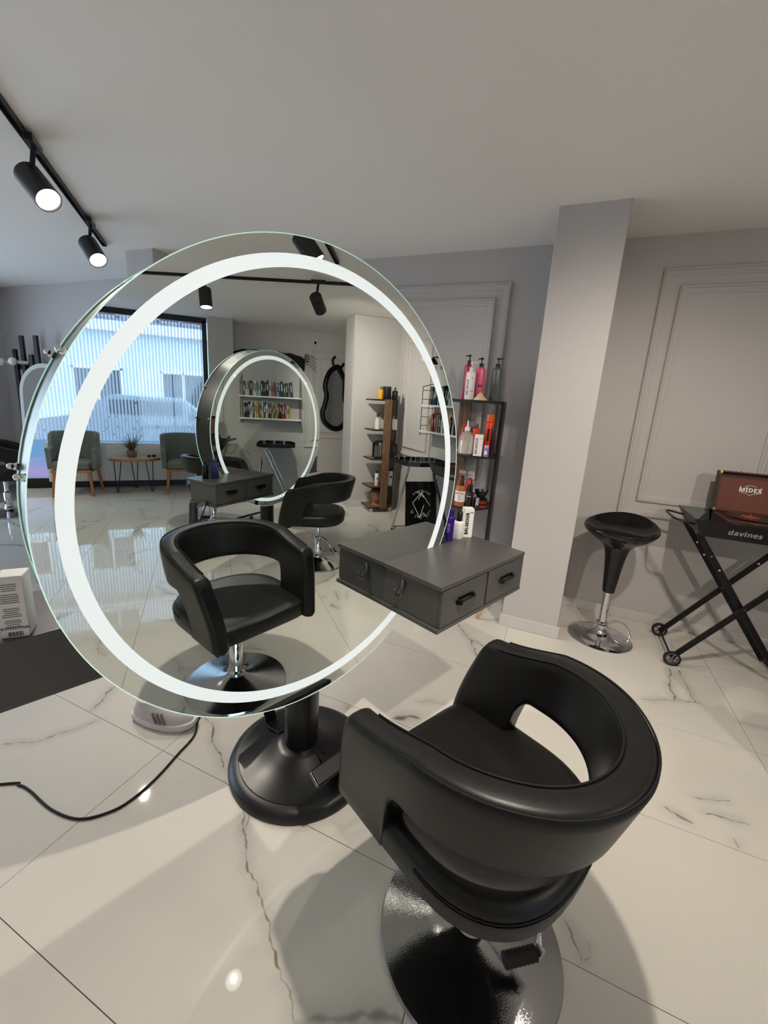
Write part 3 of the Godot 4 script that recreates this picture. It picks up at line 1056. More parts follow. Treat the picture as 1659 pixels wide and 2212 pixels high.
	# stitched piping along the inner and outer upper edge
	for off in [0.004, 0.069]:
		m = M.new()
		var line := []
		for i in range(7, NT - 6):
			var tt := float(i) / NT
			var sidep := absf(tt - 0.5) * 2.0
			var htop := lerpf(0.805, 0.735, smoothstep(0.25, 1.0, sidep))
			var k := clampf((htop - 0.006 - 0.42) / 0.37, 0.0, 1.0)
			line.append(u_point(tt, lerpf(0.272, 0.315, smoothstep(0.0, 1.0, k)) - off, lerpf(0.215, 0.325, pow(k, 0.85)) - off, lerpf(0.298, 0.195, pow(k, 1.6)) + 0.012) + Vector3(0, htop - 0.005, 0))
		tube(m, line, 0.0028, 6)
		part("piping", m, mat("worn black leather", Color.WHITE), o)
	# small woven tag at the front of the left arm
	m = M.new()
	box(m, Vector3(-0.2735, 0.525, -0.262), Vector3(0.003, 0.036, 0.02), 0.0005)
	var tg := part("tag", m, mat("white plastic", Color.WHITE), o, "small white fabric tag")
	m = M.new()
	tube(m, [Vector3(-0.2755, 0.535, -0.262), Vector3(-0.2755, 0.53, -0.257), Vector3(-0.2755, 0.52, -0.257), Vector3(-0.2755, 0.515, -0.262), Vector3(-0.2755, 0.52, -0.267), Vector3(-0.2755, 0.53, -0.267)], 0.0008, 5, true)
	cyl(m, Vector3(-0.2755, 0.516, -0.262), Vector3(-0.2755, 0.534, -0.262), 0.0008, 5)
	part("emblem", m, mat("print black", Color.WHITE), tg)
	return o

# ---------------------------------------------------------------- bar stool
func bar_stool() -> void:
	var o := thing("bar_stool", "glossy black tulip bar stool on a round chrome foot beside the pillar", "stool", Vector3(0.435, 0, -2.975))
	var m := M.new()
	lathe(m, [Vector2(0, 0), Vector2(0.196, 0), Vector2(0.198, 0.004), Vector2(0.19, 0.01), Vector2(0.13, 0.02), Vector2(0.07, 0.035), Vector2(0.04, 0.055), Vector2(0.032, 0.08), Vector2(0.032, 0.1), Vector2(0, 0.1)], 64)
	part("foot_plate", m, mat("chrome", Color.WHITE), o)
	m = M.new()
	cyl(m, Vector3(0, 0.08, 0), Vector3(0, 0.4, 0), 0.024, 24)
	lathe(m, [Vector2(0.032, 0.095), Vector2(0.036, 0.1), Vector2(0.036, 0.115), Vector2(0.026, 0.12)], 24)
	part("column", m, mat("chrome", Color.WHITE), o)
	m = M.new()
	tube(m, smooth_pts([Vector3(0.03, 0.11, 0.0), Vector3(0.09, 0.135, -0.01), Vector3(0.14, 0.12, 0.0), Vector3(0.165, 0.075, 0.03), Vector3(0.15, 0.035, 0.06), Vector3(0.1, 0.028, 0.08), Vector3(0.05, 0.05, 0.05)], 6), 0.007, 10)
	part("foot_ring", m, mat("chrome", Color.WHITE), o)
	m = M.new()
	var rings := []
	var nk := 56
	# outer skin up to the rim, then the bowl inside
	for lv in [[0.325, 0.034, 0.0], [0.33, 0.037, 0.0], [0.4, 0.043, 0.0], [0.5, 0.052, 0.0], [0.58, 0.062, 0.0], [0.63, 0.075, 0.04], [0.665, 0.1, 0.12], [0.69, 0.133, 0.3], [0.72, 0.17, 0.6], [0.75, 0.198, 0.85], [0.775, 0.213, 1.0], [0.786, 0.212, 1.0], [0.787, 0.204, 1.0], [0.77, 0.186, 0.9], [0.745, 0.155, 0.55], [0.73, 0.11, 0.25], [0.725, 0.06, 0.1], [0.724, 0.02, 0.0]]:
		var ring := []
		for k in nk:
			var a := TAU * k / nk
			# high at the back (towards the wall), dipping at the front
			var lift: float = lv[2] * (0.035 * -sin(a - 0.35) - 0.012 * cos(2.0 * (a - 0.35)))
			ring.append(Vector3(cos(a) * lv[1], lv[0] + lift + 0.01, sin(a) * lv[1] * 0.96))
		rings.append(ring)
	loft(m, rings, true, true)
	part("seat_shell", m, mat("gloss black", Color.WHITE), o)

# ---------------------------------------------------------------- folding trolley and record player
func folding_trolley() -> void:
	var o := thing("folding_trolley", "black folding tray trolley with crossed legs and two wheels", "trolley", Vector3(0.82, 0, -3.02))
	var bm := mat("black metal", Color.WHITE)
	var L := 0.56
	for s in [-0.16, 0.16]:
		for k in 2:
			var m := M.new()
			var a := Vector3(0.0 if k == 0 else L, 0.045 if k == 0 else 0.012, s + (0.012 if k == 0 else -0.012) * signf(s))
			var b := Vector3(L if k == 0 else -0.01, 0.84, a.z)
			var d := (b - a).normalized()
			box(m, Vector3(0, a.distance_to(b) / 2, 0), Vector3(0.032, a.distance_to(b), 0.012), 0.002, Transform3D(Basis(d.cross(Vector3(0, 0, 1)).normalized() * -1.0, d, Vector3(0, 0, 1)), a))
			var lg := part("leg", m, bm, o)
			m = M.new()
			for f in [0.52, 0.76, 0.85]:
				var p: Vector3 = a.lerp(b, f if k == 1 else f - 0.02)
				cyl(m, p + Vector3(0, 0, 0.0055), p + Vector3(0, 0, 0.0085), 0.006, 10)
			part("rivet", m, mat("chrome", Color.WHITE), lg)
		var m2 := M.new()
		var wx := Transform3D(Basis(Vector3.RIGHT, PI / 2), Vector3(0, 0.046, s + 0.03 * signf(s)))
		lathe(m2, [Vector2(0.036, -0.009), Vector2(0.046, -0.007), Vector2(0.046, 0.007), Vector2(0.036, 0.009), Vector2(0.036, -0.009)], 28, wx)
		var wh := part("wheel", m2, mat("rubber", Color.WHITE), o)
		m2 = M.new()
		lathe(m2, [Vector2(0.03, -0.006), Vector2(0.038, -0.006), Vector2(0.038, 0.008), Vector2(0.03, 0.008), Vector2(0.03, -0.006)], 28, wx)
		lathe(m2, [Vector2(0, -0.006), Vector2(0.011, -0.006), Vector2(0.011, 0.009), Vector2(0.006, 0.013), Vector2(0, 0.013)], 16, wx)
		for k in 5:
			var an := TAU * k / 5
			var e := Vector3(cos(an), 0, sin(an))
			cyl(m2, wx * (e * 0.008), wx * (e * 0.033), 0.005, 8)
		part("hub", m2, mat("nickel", Color.WHITE), wh)
	var m := M.new()
	cyl(m, Vector3(0, 0.046, -0.19), Vector3(0, 0.046, 0.19), 0.006, 10)
	part("axle", m, bm, o)
	m = M.new()
	cyl(m, Vector3(L * 0.98, 0.03, -0.17), Vector3(L * 0.98, 0.03, 0.17), 0.007, 10)
	part("cross_bar", m, bm, o)
	# tray with flared rim
	m = M.new()
	var t0 := [Vector3(-0.005, 0.83, -0.165), Vector3(0.575, 0.83, -0.165), Vector3(0.575, 0.83, 0.165), Vector3(-0.005, 0.83, 0.165)]
	var t1 := [Vector3(-0.055, 0.93, -0.2), Vector3(0.625, 0.93, -0.2), Vector3(0.625, 0.93, 0.2), Vector3(-0.055, 0.93, 0.2)]
	var t2 := [Vector3(-0.05, 0.93, -0.195), Vector3(0.62, 0.93, -0.195), Vector3(0.62, 0.93, 0.195), Vector3(-0.05, 0.93, 0.195)]
	var t3 := [Vector3(0.0, 0.836, -0.16), Vector3(0.57, 0.836, -0.16), Vector3(0.57, 0.836, 0.16), Vector3(0.0, 0.836, 0.16)]
	loft(m, [t0, t1], true, false, true, 1.0)
	loft(m, [t3, t2], true, false, true, 1.0)
	loft(m, [t1, t2], false, false, true, 1.0)
	part("tray", m, mat("black plastic", Color.WHITE), o)
	for s in [-1.0, 1.0]:
		m = M.new()
		var hx := -0.035 if s < 0 else 0.605
		tube(m, smooth_pts([Vector3(hx, 0.885, 0.13), Vector3(hx + s * 0.09, 0.9, 0.12), Vector3(hx + s * 0.095, 0.9, -0.12), Vector3(hx, 0.885, -0.13)], 5), 0.006, 8)
		part("handle", m, bm, o)
	var nrm := Vector3(0, -0.33, 0.94).normalized()
	words("davines", 0.03, Transform3D(Basis(Vector3.RIGHT, Vector3(0, 0.94, 0.33).normalized(), nrm), Vector3(0.19, 0.876, 0.1815)), mat("faded print", Color(0.55, 0.55, 0.55), 0.6), o, "lettering", true)

func record_player() -> void:
	var o := thing("record_player", "brown suitcase record player with open lid on the black folding trolley", "record player", Vector3(1.11, 0.836, -3.03))
	var lm := mat("brown leatherette", Color(0.2, 0.075, 0.045), 0.45)
	var m := M.new()
	box(m, Vector3(0, 0.055, 0), Vector3(0.36, 0.09, 0.26), 0.008)
	part("case", m, lm, o)
	m = M.new()
	for s in [-0.155, 0.155]:
		box(m, Vector3(s, 0.005, 0), Vector3(0.03, 0.01, 0.2), 0.002)
	part("foot", m, mat("rubber", Color.WHITE), o)
	m = M.new()
	lathe(m, [Vector2(0, 0.1), Vector2(0.115, 0.1), Vector2(0.118, 0.103), Vector2(0.115, 0.107), Vector2(0, 0.107)], 40, Transform3D(Basis.IDENTITY, Vector3(-0.03, 0, -0.005)))
	part("platter", m, mat("gloss black", Color.WHITE), o)
	m = M.new()
	lathe(m, [Vector2(0, 0.107), Vector2(0.045, 0.107), Vector2(0.045, 0.1085), Vector2(0, 0.1085)], 24, Transform3D(Basis.IDENTITY, Vector3(-0.03, 0, -0.005)))
	cyl(m, Vector3(-0.03, 0.1, -0.005), Vector3(-0.03, 0.122, -0.005), 0.004, 8)
	part("record_label", m, mat("record label", Color(0.6, 0.25, 0.15), 0.5), o)
	m = M.new()
	tube(m, [Vector3(0.13, 0.115, -0.08), Vector3(0.12, 0.118, 0.02), Vector3(0.09, 0.112, 0.06)], 0.005, 8)
	cyl(m, Vector3(0.13, 0.1, -0.08), Vector3(0.13, 0.125, -0.08), 0.014, 12)
	part("tone_arm", m, mat("black plastic", Color.WHITE), o)
	for x in [-0.12, 0.12]:
		m = M.new()
		box(m, Vector3(x, 0.05, 0.13), Vector3(0.06, 0.055, 0.004), 0.001)
		part("speaker_grille", m, mat("grille", Color(0.12, 0.11, 0.1), 0.8), o)
		m = M.new()
		for k in 2:
			box(m, Vector3(x + (k - 0.5) * 0.062, 0.05, 0.131), Vector3(0.004, 0.06, 0.006), 0.0005)
			box(m, Vector3(x, 0.05 + (k - 0.5) * 0.058, 0.131), Vector3(0.066, 0.004, 0.006), 0.0005)
		part("grille_frame", m, mat("brass", Color.WHITE), o)
	for x in [-0.045, 0.045]:
		m = M.new()
		box(m, Vector3(x, 0.078, 0.132), Vector3(0.022, 0.03, 0.008), 0.002)
		part("latch", m, mat("brass", Color.WHITE), o)
	m = M.new()
	tube(m, smooth_pts([Vector3(-0.05, 0.045, 0.13), Vector3(-0.045, 0.04, 0.155), Vector3(0.0, 0.035, 0.165), Vector3(0.045, 0.04, 0.155), Vector3(0.05, 0.045, 0.13)], 4), 0.007, 8)
	part("carry_handle", m, lm, o)
	# lid, tipped back a little
	var xf := Transform3D(Basis(Vector3.RIGHT, -0.12), Vector3(0, 0.1, -0.13))
	m = M.new()
	for s in [-1.0, 1.0]:
		box(m, Vector3(s * 0.175, 0.125, -0.02), Vector3(0.01, 0.25, 0.07), 0.003, xf)
		box(m, Vector3(0, 0.125 + s * 0.12, -0.02), Vector3(0.36, 0.01, 0.07), 0.003, xf)
	box(m, Vector3(0, 0.125, -0.051), Vector3(0.36, 0.25, 0.008), 0.003, xf)
	var lid := part("lid", m, lm, o)
	m = M.new()
	box(m, Vector3(0, 0.125, -0.045), Vector3(0.34, 0.23, 0.004), 0.0, xf)
	part("lid_lining", m, mat("rust lining", Color(0.36, 0.14, 0.045), 0.55), lid, "rust brown lining inside the lid")
	m = M.new()
	for s in [-1.0, 1.0]:
		for y in [0.01, 0.24]:
			box(m, Vector3(s * 0.176, y, 0.006), Vector3(0.014, 0.02, 0.024), 0.003, xf)
	box(m, Vector3(-0.06, 0.252, -0.01), Vector3(0.022, 0.008, 0.03), 0.002, xf)
	part("corner_cap", m, mat("brass", Color.WHITE), lid)
	var pw := mat("print white", Color.WHITE)
	words("MİDEX", 0.026, xf * Transform3D(Basis.IDENTITY, Vector3(0.0, 0.145, -0.0415)), pw, lid, "lettering", true)
	m = M.new()
	var sh := [Vector3(-0.05, 0.168, 0), Vector3(-0.05, 0.13, 0), Vector3(-0.012, 0.122, 0), Vector3(0, 0.113, 0), Vector3(0.012, 0.122, 0), Vector3(0.05, 0.13, 0), Vector3(0.05, 0.168, 0)]
	for k in sh.size() - 1:
		cyl(m, xf * (sh[k] + Vector3(0, 0, -0.0425)), xf * (sh[k + 1] + Vector3(0, 0, -0.0425)), 0.0012, 6)
	for s in [-1.0, 1.0]:
		cyl(m, xf * Vector3(s * 0.028, 0.168, -0.0425), xf * Vector3(0, 0.176, -0.0425), 0.0012, 6)
	part("shield_outline", m, pw, lid)

# ---------------------------------------------------------------- bottles and small goods
func bottle(called: String, label: String, at: Vector3, r: float, h: float, mt: Material, neck := 0.35, cap: Material = null, cap_h := 0.0, pump := false, turn := 0.0, group := "") -> Node3D:
	var o := thing(called, label, "bottle", at, turn, group)
	var m := M.new()
	lathe(m, [Vector2(0, 0), Vector2(r * 0.94, 0), Vector2(r, r * 0.08), Vector2(r, h - r * 0.5), Vector2(r * 0.93, h - r * 0.2), Vector2(r * 0.75, h - r * 0.03), Vector2(r * neck, h), Vector2(r * neck, h + 0.006), Vector2(0, h + 0.006)], 28)
	part("body", m, mt, o)
	if cap:
		m = M.new()
		var cr := r * neck * 1.12
		lathe(m, [Vector2(0, h), Vector2(cr, h), Vector2(cr, h + cap_h), Vector2(cr * 0.9, h + cap_h + 0.002), Vector2(0, h + cap_h + 0.002)], 20)
		if pump:
			cyl(m, Vector3(0, h + cap_h, 0), Vector3(0, h + cap_h + 0.03, 0), 0.0045, 8)
			lathe(m, [Vector2(0, h + cap_h + 0.028), Vector2(0.01, h + cap_h + 0.028), Vector2(0.012, h + cap_h + 0.036), Vector2(0.008, h + cap_h + 0.042), Vector2(0, h + cap_h + 0.042)], 12)
			tube(m, [Vector3(0, h + cap_h + 0.036, 0), Vector3(0.025, h + cap_h + 0.037, 0), Vector3(0.036, h + cap_h + 0.033, 0)], 0.0048, 8)
		part("pump" if pump else "cap", m, cap, o)
	return o

func carton(label: String, at: Vector3, s: Vector3, mt: Material, turn := 0.0) -> Node3D:
	var o := thing("carton", label, "box", at, turn)
	var m := M.new()
	box(m, Vector3(0, s.y / 2, 0), s, 0.0012)
	part("box", m, mt, o)
	m = M.new()
	box(m, Vector3(0, s.y + 0.0004, 0), Vector3(s.x - 0.004, 0.0012, s.z - 0.004))
	part("flap", m, mt, o)
	return o

func vertical_words(s: String, h: float, at: Vector3, parent: Node, mt: Material, bold := true) -> void:
	words(s, h, Transform3D(Basis(Vector3(0, 1, 0), Vector3(-1, 0, 0), Vector3(0, 0, 1)), at), mt, parent, "lettering", bold)

func make_goods() -> void:
	var bp := mat("black plastic", Color.WHITE)
	var wpz := mat("white plastic", Color.WHITE)
	var ink := mat("print black", Color.WHITE)
	var pc := mat("white card", Color(0.88, 0.87, 0.86), 0.5)
	# ----- shelf unit beside the middle pillar
	var z := -3.14
	var o := bottle("pump_bottle", "tall magenta pump bottle on the top of the shelf by the pillar", Vector3(-0.69, 1.518, z - 0.03), 0.029, 0.25, mat("magenta", Color(0.72, 0.05, 0.2), 0.3), 0.42, bp, 0.025, true, 2.6)
	o = bottle("pump_bottle", "white pump bottle with black print on the top of the shelf by the pillar", Vector3(-0.648, 1.518, z + 0.06), 0.034, 0.195, mat("white bottle", Color(0.87, 0.85, 0.85), 0.35), 0.35, wpz, 0.025, true, 0.3)
	vertical_words("BALMOUR", 0.016, Vector3(-0.018, 0.085, 0.0305), o, ink)
	words("X", 0.014, Transform3D(Basis.IDENTITY, Vector3(0.008, 0.15, 0.0345)), ink, o)
	words("HAIR", 0.008, Transform3D(Basis.IDENTITY, Vector3(0.008, 0.06, 0.0345)), ink, o)
	o = bottle("pump_bottle", "pink pump bottle with black pump on the top of the shelf by the pillar", Vector3(-0.594, 1.518, z), 0.034, 0.228, mat("pink", Color(0.85, 0.36, 0.48), 0.32), 0.4, bp, 0.025, true, 2.4)
	var bow := M.new()
	for s in [-1.0, 1.0]:
		bow.tri(Vector3(0, 0.1, 0.0352), Vector3(s * 0.013, 0.115, 0.0335), Vector3(s * 0.013, 0.085, 0.0335), Vector3(0, 0, 1), Vector3(0, 0, 1), Vector3(0, 0, 1))
	part("emblem", bow, ink, o).rotation.y = -2.4 + 0.35
	o = bottle("pump_bottle", "grey green pump bottle on the top of the shelf by the pillar", Vector3(-0.479, 1.518, z), 0.036, 0.228, mat("sage plastic", Color(0.3, 0.33, 0.3), 0.35), 0.4, bp, 0.025, true, -0.3)
	var m := M.new()
	box(m, Vector3(0, 0.08, 0.0365), Vector3(0.03, 0.08, 0.0008))
	part("sticker", m, mat("grey sticker", Color(0.22, 0.24, 0.23), 0.6), o).rotation.y = 0.3
	o = thing("cream_cone", "pale cream cone shaped jar in front of the pump bottles", "jar", Vector3(-0.562, 1.518, z + 0.085))
	m = M.new()
	lathe(m, [Vector2(0, 0), Vector2(0.046, 0), Vector2(0.047, 0.008), Vector2(0.04, 0.014), Vector2(0.02, 0.035), Vector2(0.008, 0.05), Vector2(0, 0.054)], 28)
	part("body", m, mat("cream", Color(0.8, 0.72, 0.58), 0.5), o)
	# second board
	bottle("spray_can", "red can standing behind the clear bottle", Vector3(-0.672, 1.128, z - 0.03), 0.026, 0.195, mat("red can", Color(0.6, 0.04, 0.06), 0.25), 0.5, mat("red can", Color.WHITE), 0.015)
	o = thing("squeeze_bottle", "clear round squeeze bottle with white nozzle half full", "bottle", Vector3(-0.63, 1.128, z + 0.07))
	m = M.new()
	lathe(m, [Vector2(0, 0), Vector2(0.05, 0), Vector2(0.054, 0.008), Vector2(0.055, 0.1), Vector2(0.048, 0.135), Vector2(0.03, 0.16), Vector2(0.018, 0.17), Vector2(0.018, 0.178), Vector2(0.0165, 0.178), Vector2(0.0165, 0.168), Vector2(0.028, 0.157), Vector2(0.046, 0.133), Vector2(0.053, 0.1), Vector2(0.052, 0.01), Vector2(0, 0.004)], 36)
	part("body", m, mat("clear bottle", Color.WHITE), o)
	m = M.new()
	lathe(m, [Vector2(0, 0.005), Vector2(0.051, 0.011), Vector2(0.0518, 0.1), Vector2(0, 0.1)], 32)
	var lq := mat("clear liquid", Color(0.9, 0.86, 0.8, 0.25), 0.02)
	lq.transparency = BaseMaterial3D.TRANSPARENCY_ALPHA
	part("liquid", m, lq, o)
	m = M.new()
	lathe(m, [Vector2(0, 0.172), Vector2(0.02, 0.172), Vector2(0.02, 0.196), Vector2(0.009, 0.2), Vector2(0.006, 0.225), Vector2(0.004, 0.243), Vector2(0, 0.243)], 20)
	part("nozzle", m, wpz, o)
	bottle("styling_bottle", "small orange bottle with dark cap on the second board", Vector3(-0.583, 1.128, z - 0.02), 0.025, 0.19, mat("orange plastic", Color(0.8, 0.2, 0.03), 0.3), 0.4, mat("grey cap", Color(0.2, 0.2, 0.2), 0.4), 0.03)
	o = carton("white carton with dark vertical print on the second board", Vector3(-0.537, 1.128, z + 0.085), Vector3(0.06, 0.152, 0.05), pc, 0.12)
	vertical_words("BALMOUR", 0.017, Vector3(-0.012, 0.07, 0.0255), o, ink)
	words("HAIR", 0.006, Transform3D(Basis.IDENTITY, Vector3(0.017, 0.125, 0.0255)), ink, o)
	words("OIL", 0.005, Transform3D(Basis.IDENTITY, Vector3(0.014, 0.08, 0.0255)), ink, o)
	o = bottle("spray_can", "tall orange spray can with gold cap on the second board", Vector3(-0.487, 1.128, z - 0.01), 0.031, 0.245, mat("orange can", Color(0.82, 0.21, 0.02), 0.28), 0.86, mat("amber cap", Color(0.75, 0.33, 0.04), 0.3), 0.05)
	m = M.new()
	box(m, Vector3(0, 0.15, 0.031), Vector3(0.018, 0.09, 0.0016), 0.0)
	part("sticker", m, mat("dark sticker", Color(0.1, 0.04, 0.03), 0.5), o)
	bottle("styling_bottle", "slim dark bottle behind the lilac tube on the second board", Vector3(-0.452, 1.128, z + 0.015), 0.014, 0.17, mat("dark plum", Color(0.12, 0.04, 0.07), 0.3), 0.6, bp, 0.035)
	o = bottle("styling_tube", "small lilac tube with white label on the second board", Vector3(-0.474, 1.128, z + 0.1), 0.019, 0.062, mat("lilac", Color(0.5, 0.42, 0.68), 0.4), 0.8, mat("lilac cap", Color(0.62, 0.56, 0.75), 0.35), 0.018)
	m = M.new()
	box(m, Vector3(0, 0.03, 0.0195), Vector3(0.018, 0.026, 0.0008))
	part("sticker", m, wpz, o)
	# third board
	for k in 2:
		o = thing("spray_bottle", "red spray bottle with clear trigger behind the amber pump bottle", "bottle", Vector3(-0.66 + k * 0.065, 0.742, z - 0.04), 0.0, "red spray bottles on the third board")
		m = M.new()
		lathe(m, [Vector2(0, 0), Vector2(0.029, 0), Vector2(0.031, 0.01), Vector2(0.031, 0.13), Vector2(0.024, 0.165), Vector2(0.013, 0.185), Vector2(0.013, 0.2), Vector2(0, 0.2)], 24)
		part("body", m, mat("red plastic", Color(0.6, 0.03, 0.05), 0.25), o)
		m = M.new()
		lathe(m, [Vector2(0, 0.198), Vector2(0.017, 0.198), Vector2(0.017, 0.215), Vector2(0, 0.215)], 16)
		box(m, Vector3(0.006, 0.236, 0), Vector3(0.05, 0.03, 0.02), 0.006)
		tube(m, [Vector3(0.022, 0.226, 0), Vector3(0.03, 0.205, 0), Vector3(0.028, 0.185, 0)], 0.004, 6)
		part("trigger", m, mat("clear bottle", Color.WHITE), o)
	o = bottle("pump_bottle", "amber pump bottle with white label on the third board", Vector3(-0.628, 0.742, z + 0.08), 0.041, 0.155, mat("amber liquid", Color(0.62, 0.38, 0.2), 0.12), 0.38, bp, 0.03, true, 2.7)
	m = M.new()
	lathe(m, [Vector2(0.0412, 0.035), Vector2(0.0416, 0.035), Vector2(0.0416, 0.115), Vector2(0.0412, 0.115)], 28)
	part("sticker", m, pc, o)
	words("Aminox", 0.012, Transform3D(Basis(Vector3.UP, -2.7), Vector3(0, 0.1, 0) + Basis(Vector3.UP, -2.7) * Vector3(0, 0, 0.0425)), mat("red print", Color(0.5, 0.16, 0.08), 0.6), o, "lettering", true)
	for k in 4:
		m = M.new()
		box(m, Vector3(0, 0.08 - k * 0.011, 0.0417), Vector3(0.03 - (k % 2) * 0.008, 0.003, 0.0006))
		part("print_line", m, ink, o).rotation.y = -2.7
	o = bottle("styling_bottle", "black bottle with tall black cap on the third board", Vector3(-0.558, 0.742, z + 0.09), 0.027, 0.115, mat("black bottle", Color(0.05, 0.03, 0.03), 0.22), 0.62, bp, 0.05)
	words("OLIVE", 0.009, Transform3D(Basis.IDENTITY, Vector3(0, 0.085, 0.0275)), mat("print white", Color.WHITE), o)
	m = M.new()
	tube(m, [Vector3(0.014, 0.05, 0.0262), Vector3(0, 0.066, 0.0278), Vector3(-0.014, 0.05, 0.0262), Vector3(0, 0.034, 0.0278)], 0.0012, 5, true)
	part("emblem", m, mat("red print", Color.WHITE), o)
	for k in 2:
		o = thing("hair_wax_tin", "round black tin with orange red band, %s of the pair under the mixing bowl" % ["lower one", "upper one"][k], "tin", Vector3(-0.484, 0.742 + k * 0.034, z + 0.03), 0.0, "tins under the mixing bowl")
		m = M.new()
		lathe(m, [Vector2(0, 0), Vector2(0.047, 0), Vector2(0.048, 0.003), Vector2(0.048, 0.018), Vector2(0, 0.018)], 32)
		part("tin", m, mat("red orange", Color(0.6, 0.1, 0.03), 0.35), o)
		m = M.new()
		lathe(m, [Vector2(0, 0.018), Vector2(0.049, 0.018), Vector2(0.049, 0.033), Vector2(0, 0.033)], 32)
		part("lid", m, bp, o)
	o = thing("mixing_bowl", "black hair dye mixing bowl on top of the tins", "bowl", Vector3(-0.484, 0.81, z + 0.03))
	m = M.new()
	lathe(m, [Vector2(0, 0), Vector2(0.028, 0), Vector2(0.03, 0.01), Vector2(0.051, 0.055), Vector2(0.054, 0.06), Vector2(0.049, 0.06), Vector2(0.028, 0.014), Vector2(0, 0.012)], 32)
	part("bowl", m, bp, o)
	o = thing("neck_brush", "short chrome handled shaving brush in front of the mixing bowl", "brush", Vector3(-0.492, 0.742, z + 0.115))
	m = M.new()
	lathe(m, [Vector2(0, 0), Vector2(0.018, 0), Vector2(0.021, 0.012), Vector2(0.012, 0.032), Vector2(0, 0.032)], 20)
	part("bristles", m, bp, o)
	m = M.new()
	lathe(m, [Vector2(0, 0.03), Vector2(0.014, 0.03), Vector2(0.012, 0.055), Vector2(0.015, 0.08), Vector2(0.008, 0.088), Vector2(0, 0.088)], 20)
	part("handle", m, mat("chrome", Color.WHITE), o)

func make_station_goods(st: Transform3D, top: float) -> void:
	var bp := mat("black plastic", Color.WHITE)
	var pc := mat("white card", Color.WHITE)
	var ink := mat("print black", Color.WHITE)
	var pur := mat("violet bottle", Color(0.16, 0.04, 0.42), 0.15)
	var o := bottle("styling_bottle", "violet bottle standing at the mirror edge on the drawer cabinet", st * Vector3(0.79, top, 0.072), 0.024, 0.125, pur, 0.72, pur, 0.03)
	words("NANI", 0.013, Transform3D(Basis(Vector3(0, 1, 0), Vector3(-1, 0, 0), Vector3(0, 0, 1)), Vector3(0.004, 0.07, 0.0265)), mat("violet print", Color(0.55, 0.45, 0.75), 0.5), o, "lettering", true)
	o = bottle("styling_bottle", "short white bottle with black cap on the drawer cabinet", st * Vector3(0.862, top, 0.078), 0.0265, 0.09, mat("white bottle", Color.WHITE), 0.52, bp, 0.045)
	o = carton("white carton with dark vertical print on the drawer cabinet", st * Vector3(0.925, top, 0.085), Vector3(0.05, 0.148, 0.046), pc, st.basis.get_euler().y - 0.75)
	vertical_words("BALMOUR", 0.017, Vector3(-0.006, 0.072, 0.0255), o, ink)
	words("HAIR", 0.006, Transform3D(Basis.IDENTITY, Vector3(0.012, 0.13, 0.0255)), ink, o)
	# carton on the twin cabinet behind the mirror
	o = carton("white carton with small printed text on the black cabinet behind the mirror", st * Vector3(-0.80, top, -0.135), Vector3(0.058, 0.165, 0.058), pc, st.basis.get_euler().y - 0.36)
	var rng := RandomNumberGenerator.new()
	rng.seed = 8
	for k in 22:
		if k in [4, 10, 11, 17]:
			continue
		var w := rng.randf_range(0.026, 0.04)
		var m := M.new()
		box(m, Vector3(-0.001, 0.146 - k * 0.0055, 0.0292), Vector3(w, 0.0022, 0.0005))
		part("print_line", m, mat("grey print", Color(0.42, 0.42, 0.42), 0.7), o)
	words("PROFESSIONAL", 0.0065, Transform3D(Basis.IDENTITY, Vector3(0, 0.026, 0.0293)), ink, o, "lettering", true)
	for k in 14:
		var m := M.new()
		box(m, Vector3(-0.014 + k * 0.0023, 0.01, 0.0293), Vector3(0.0007 + (k % 3) * 0.0005, 0.012, 0.0005))
		part("barcode_bar", m, ink, o)

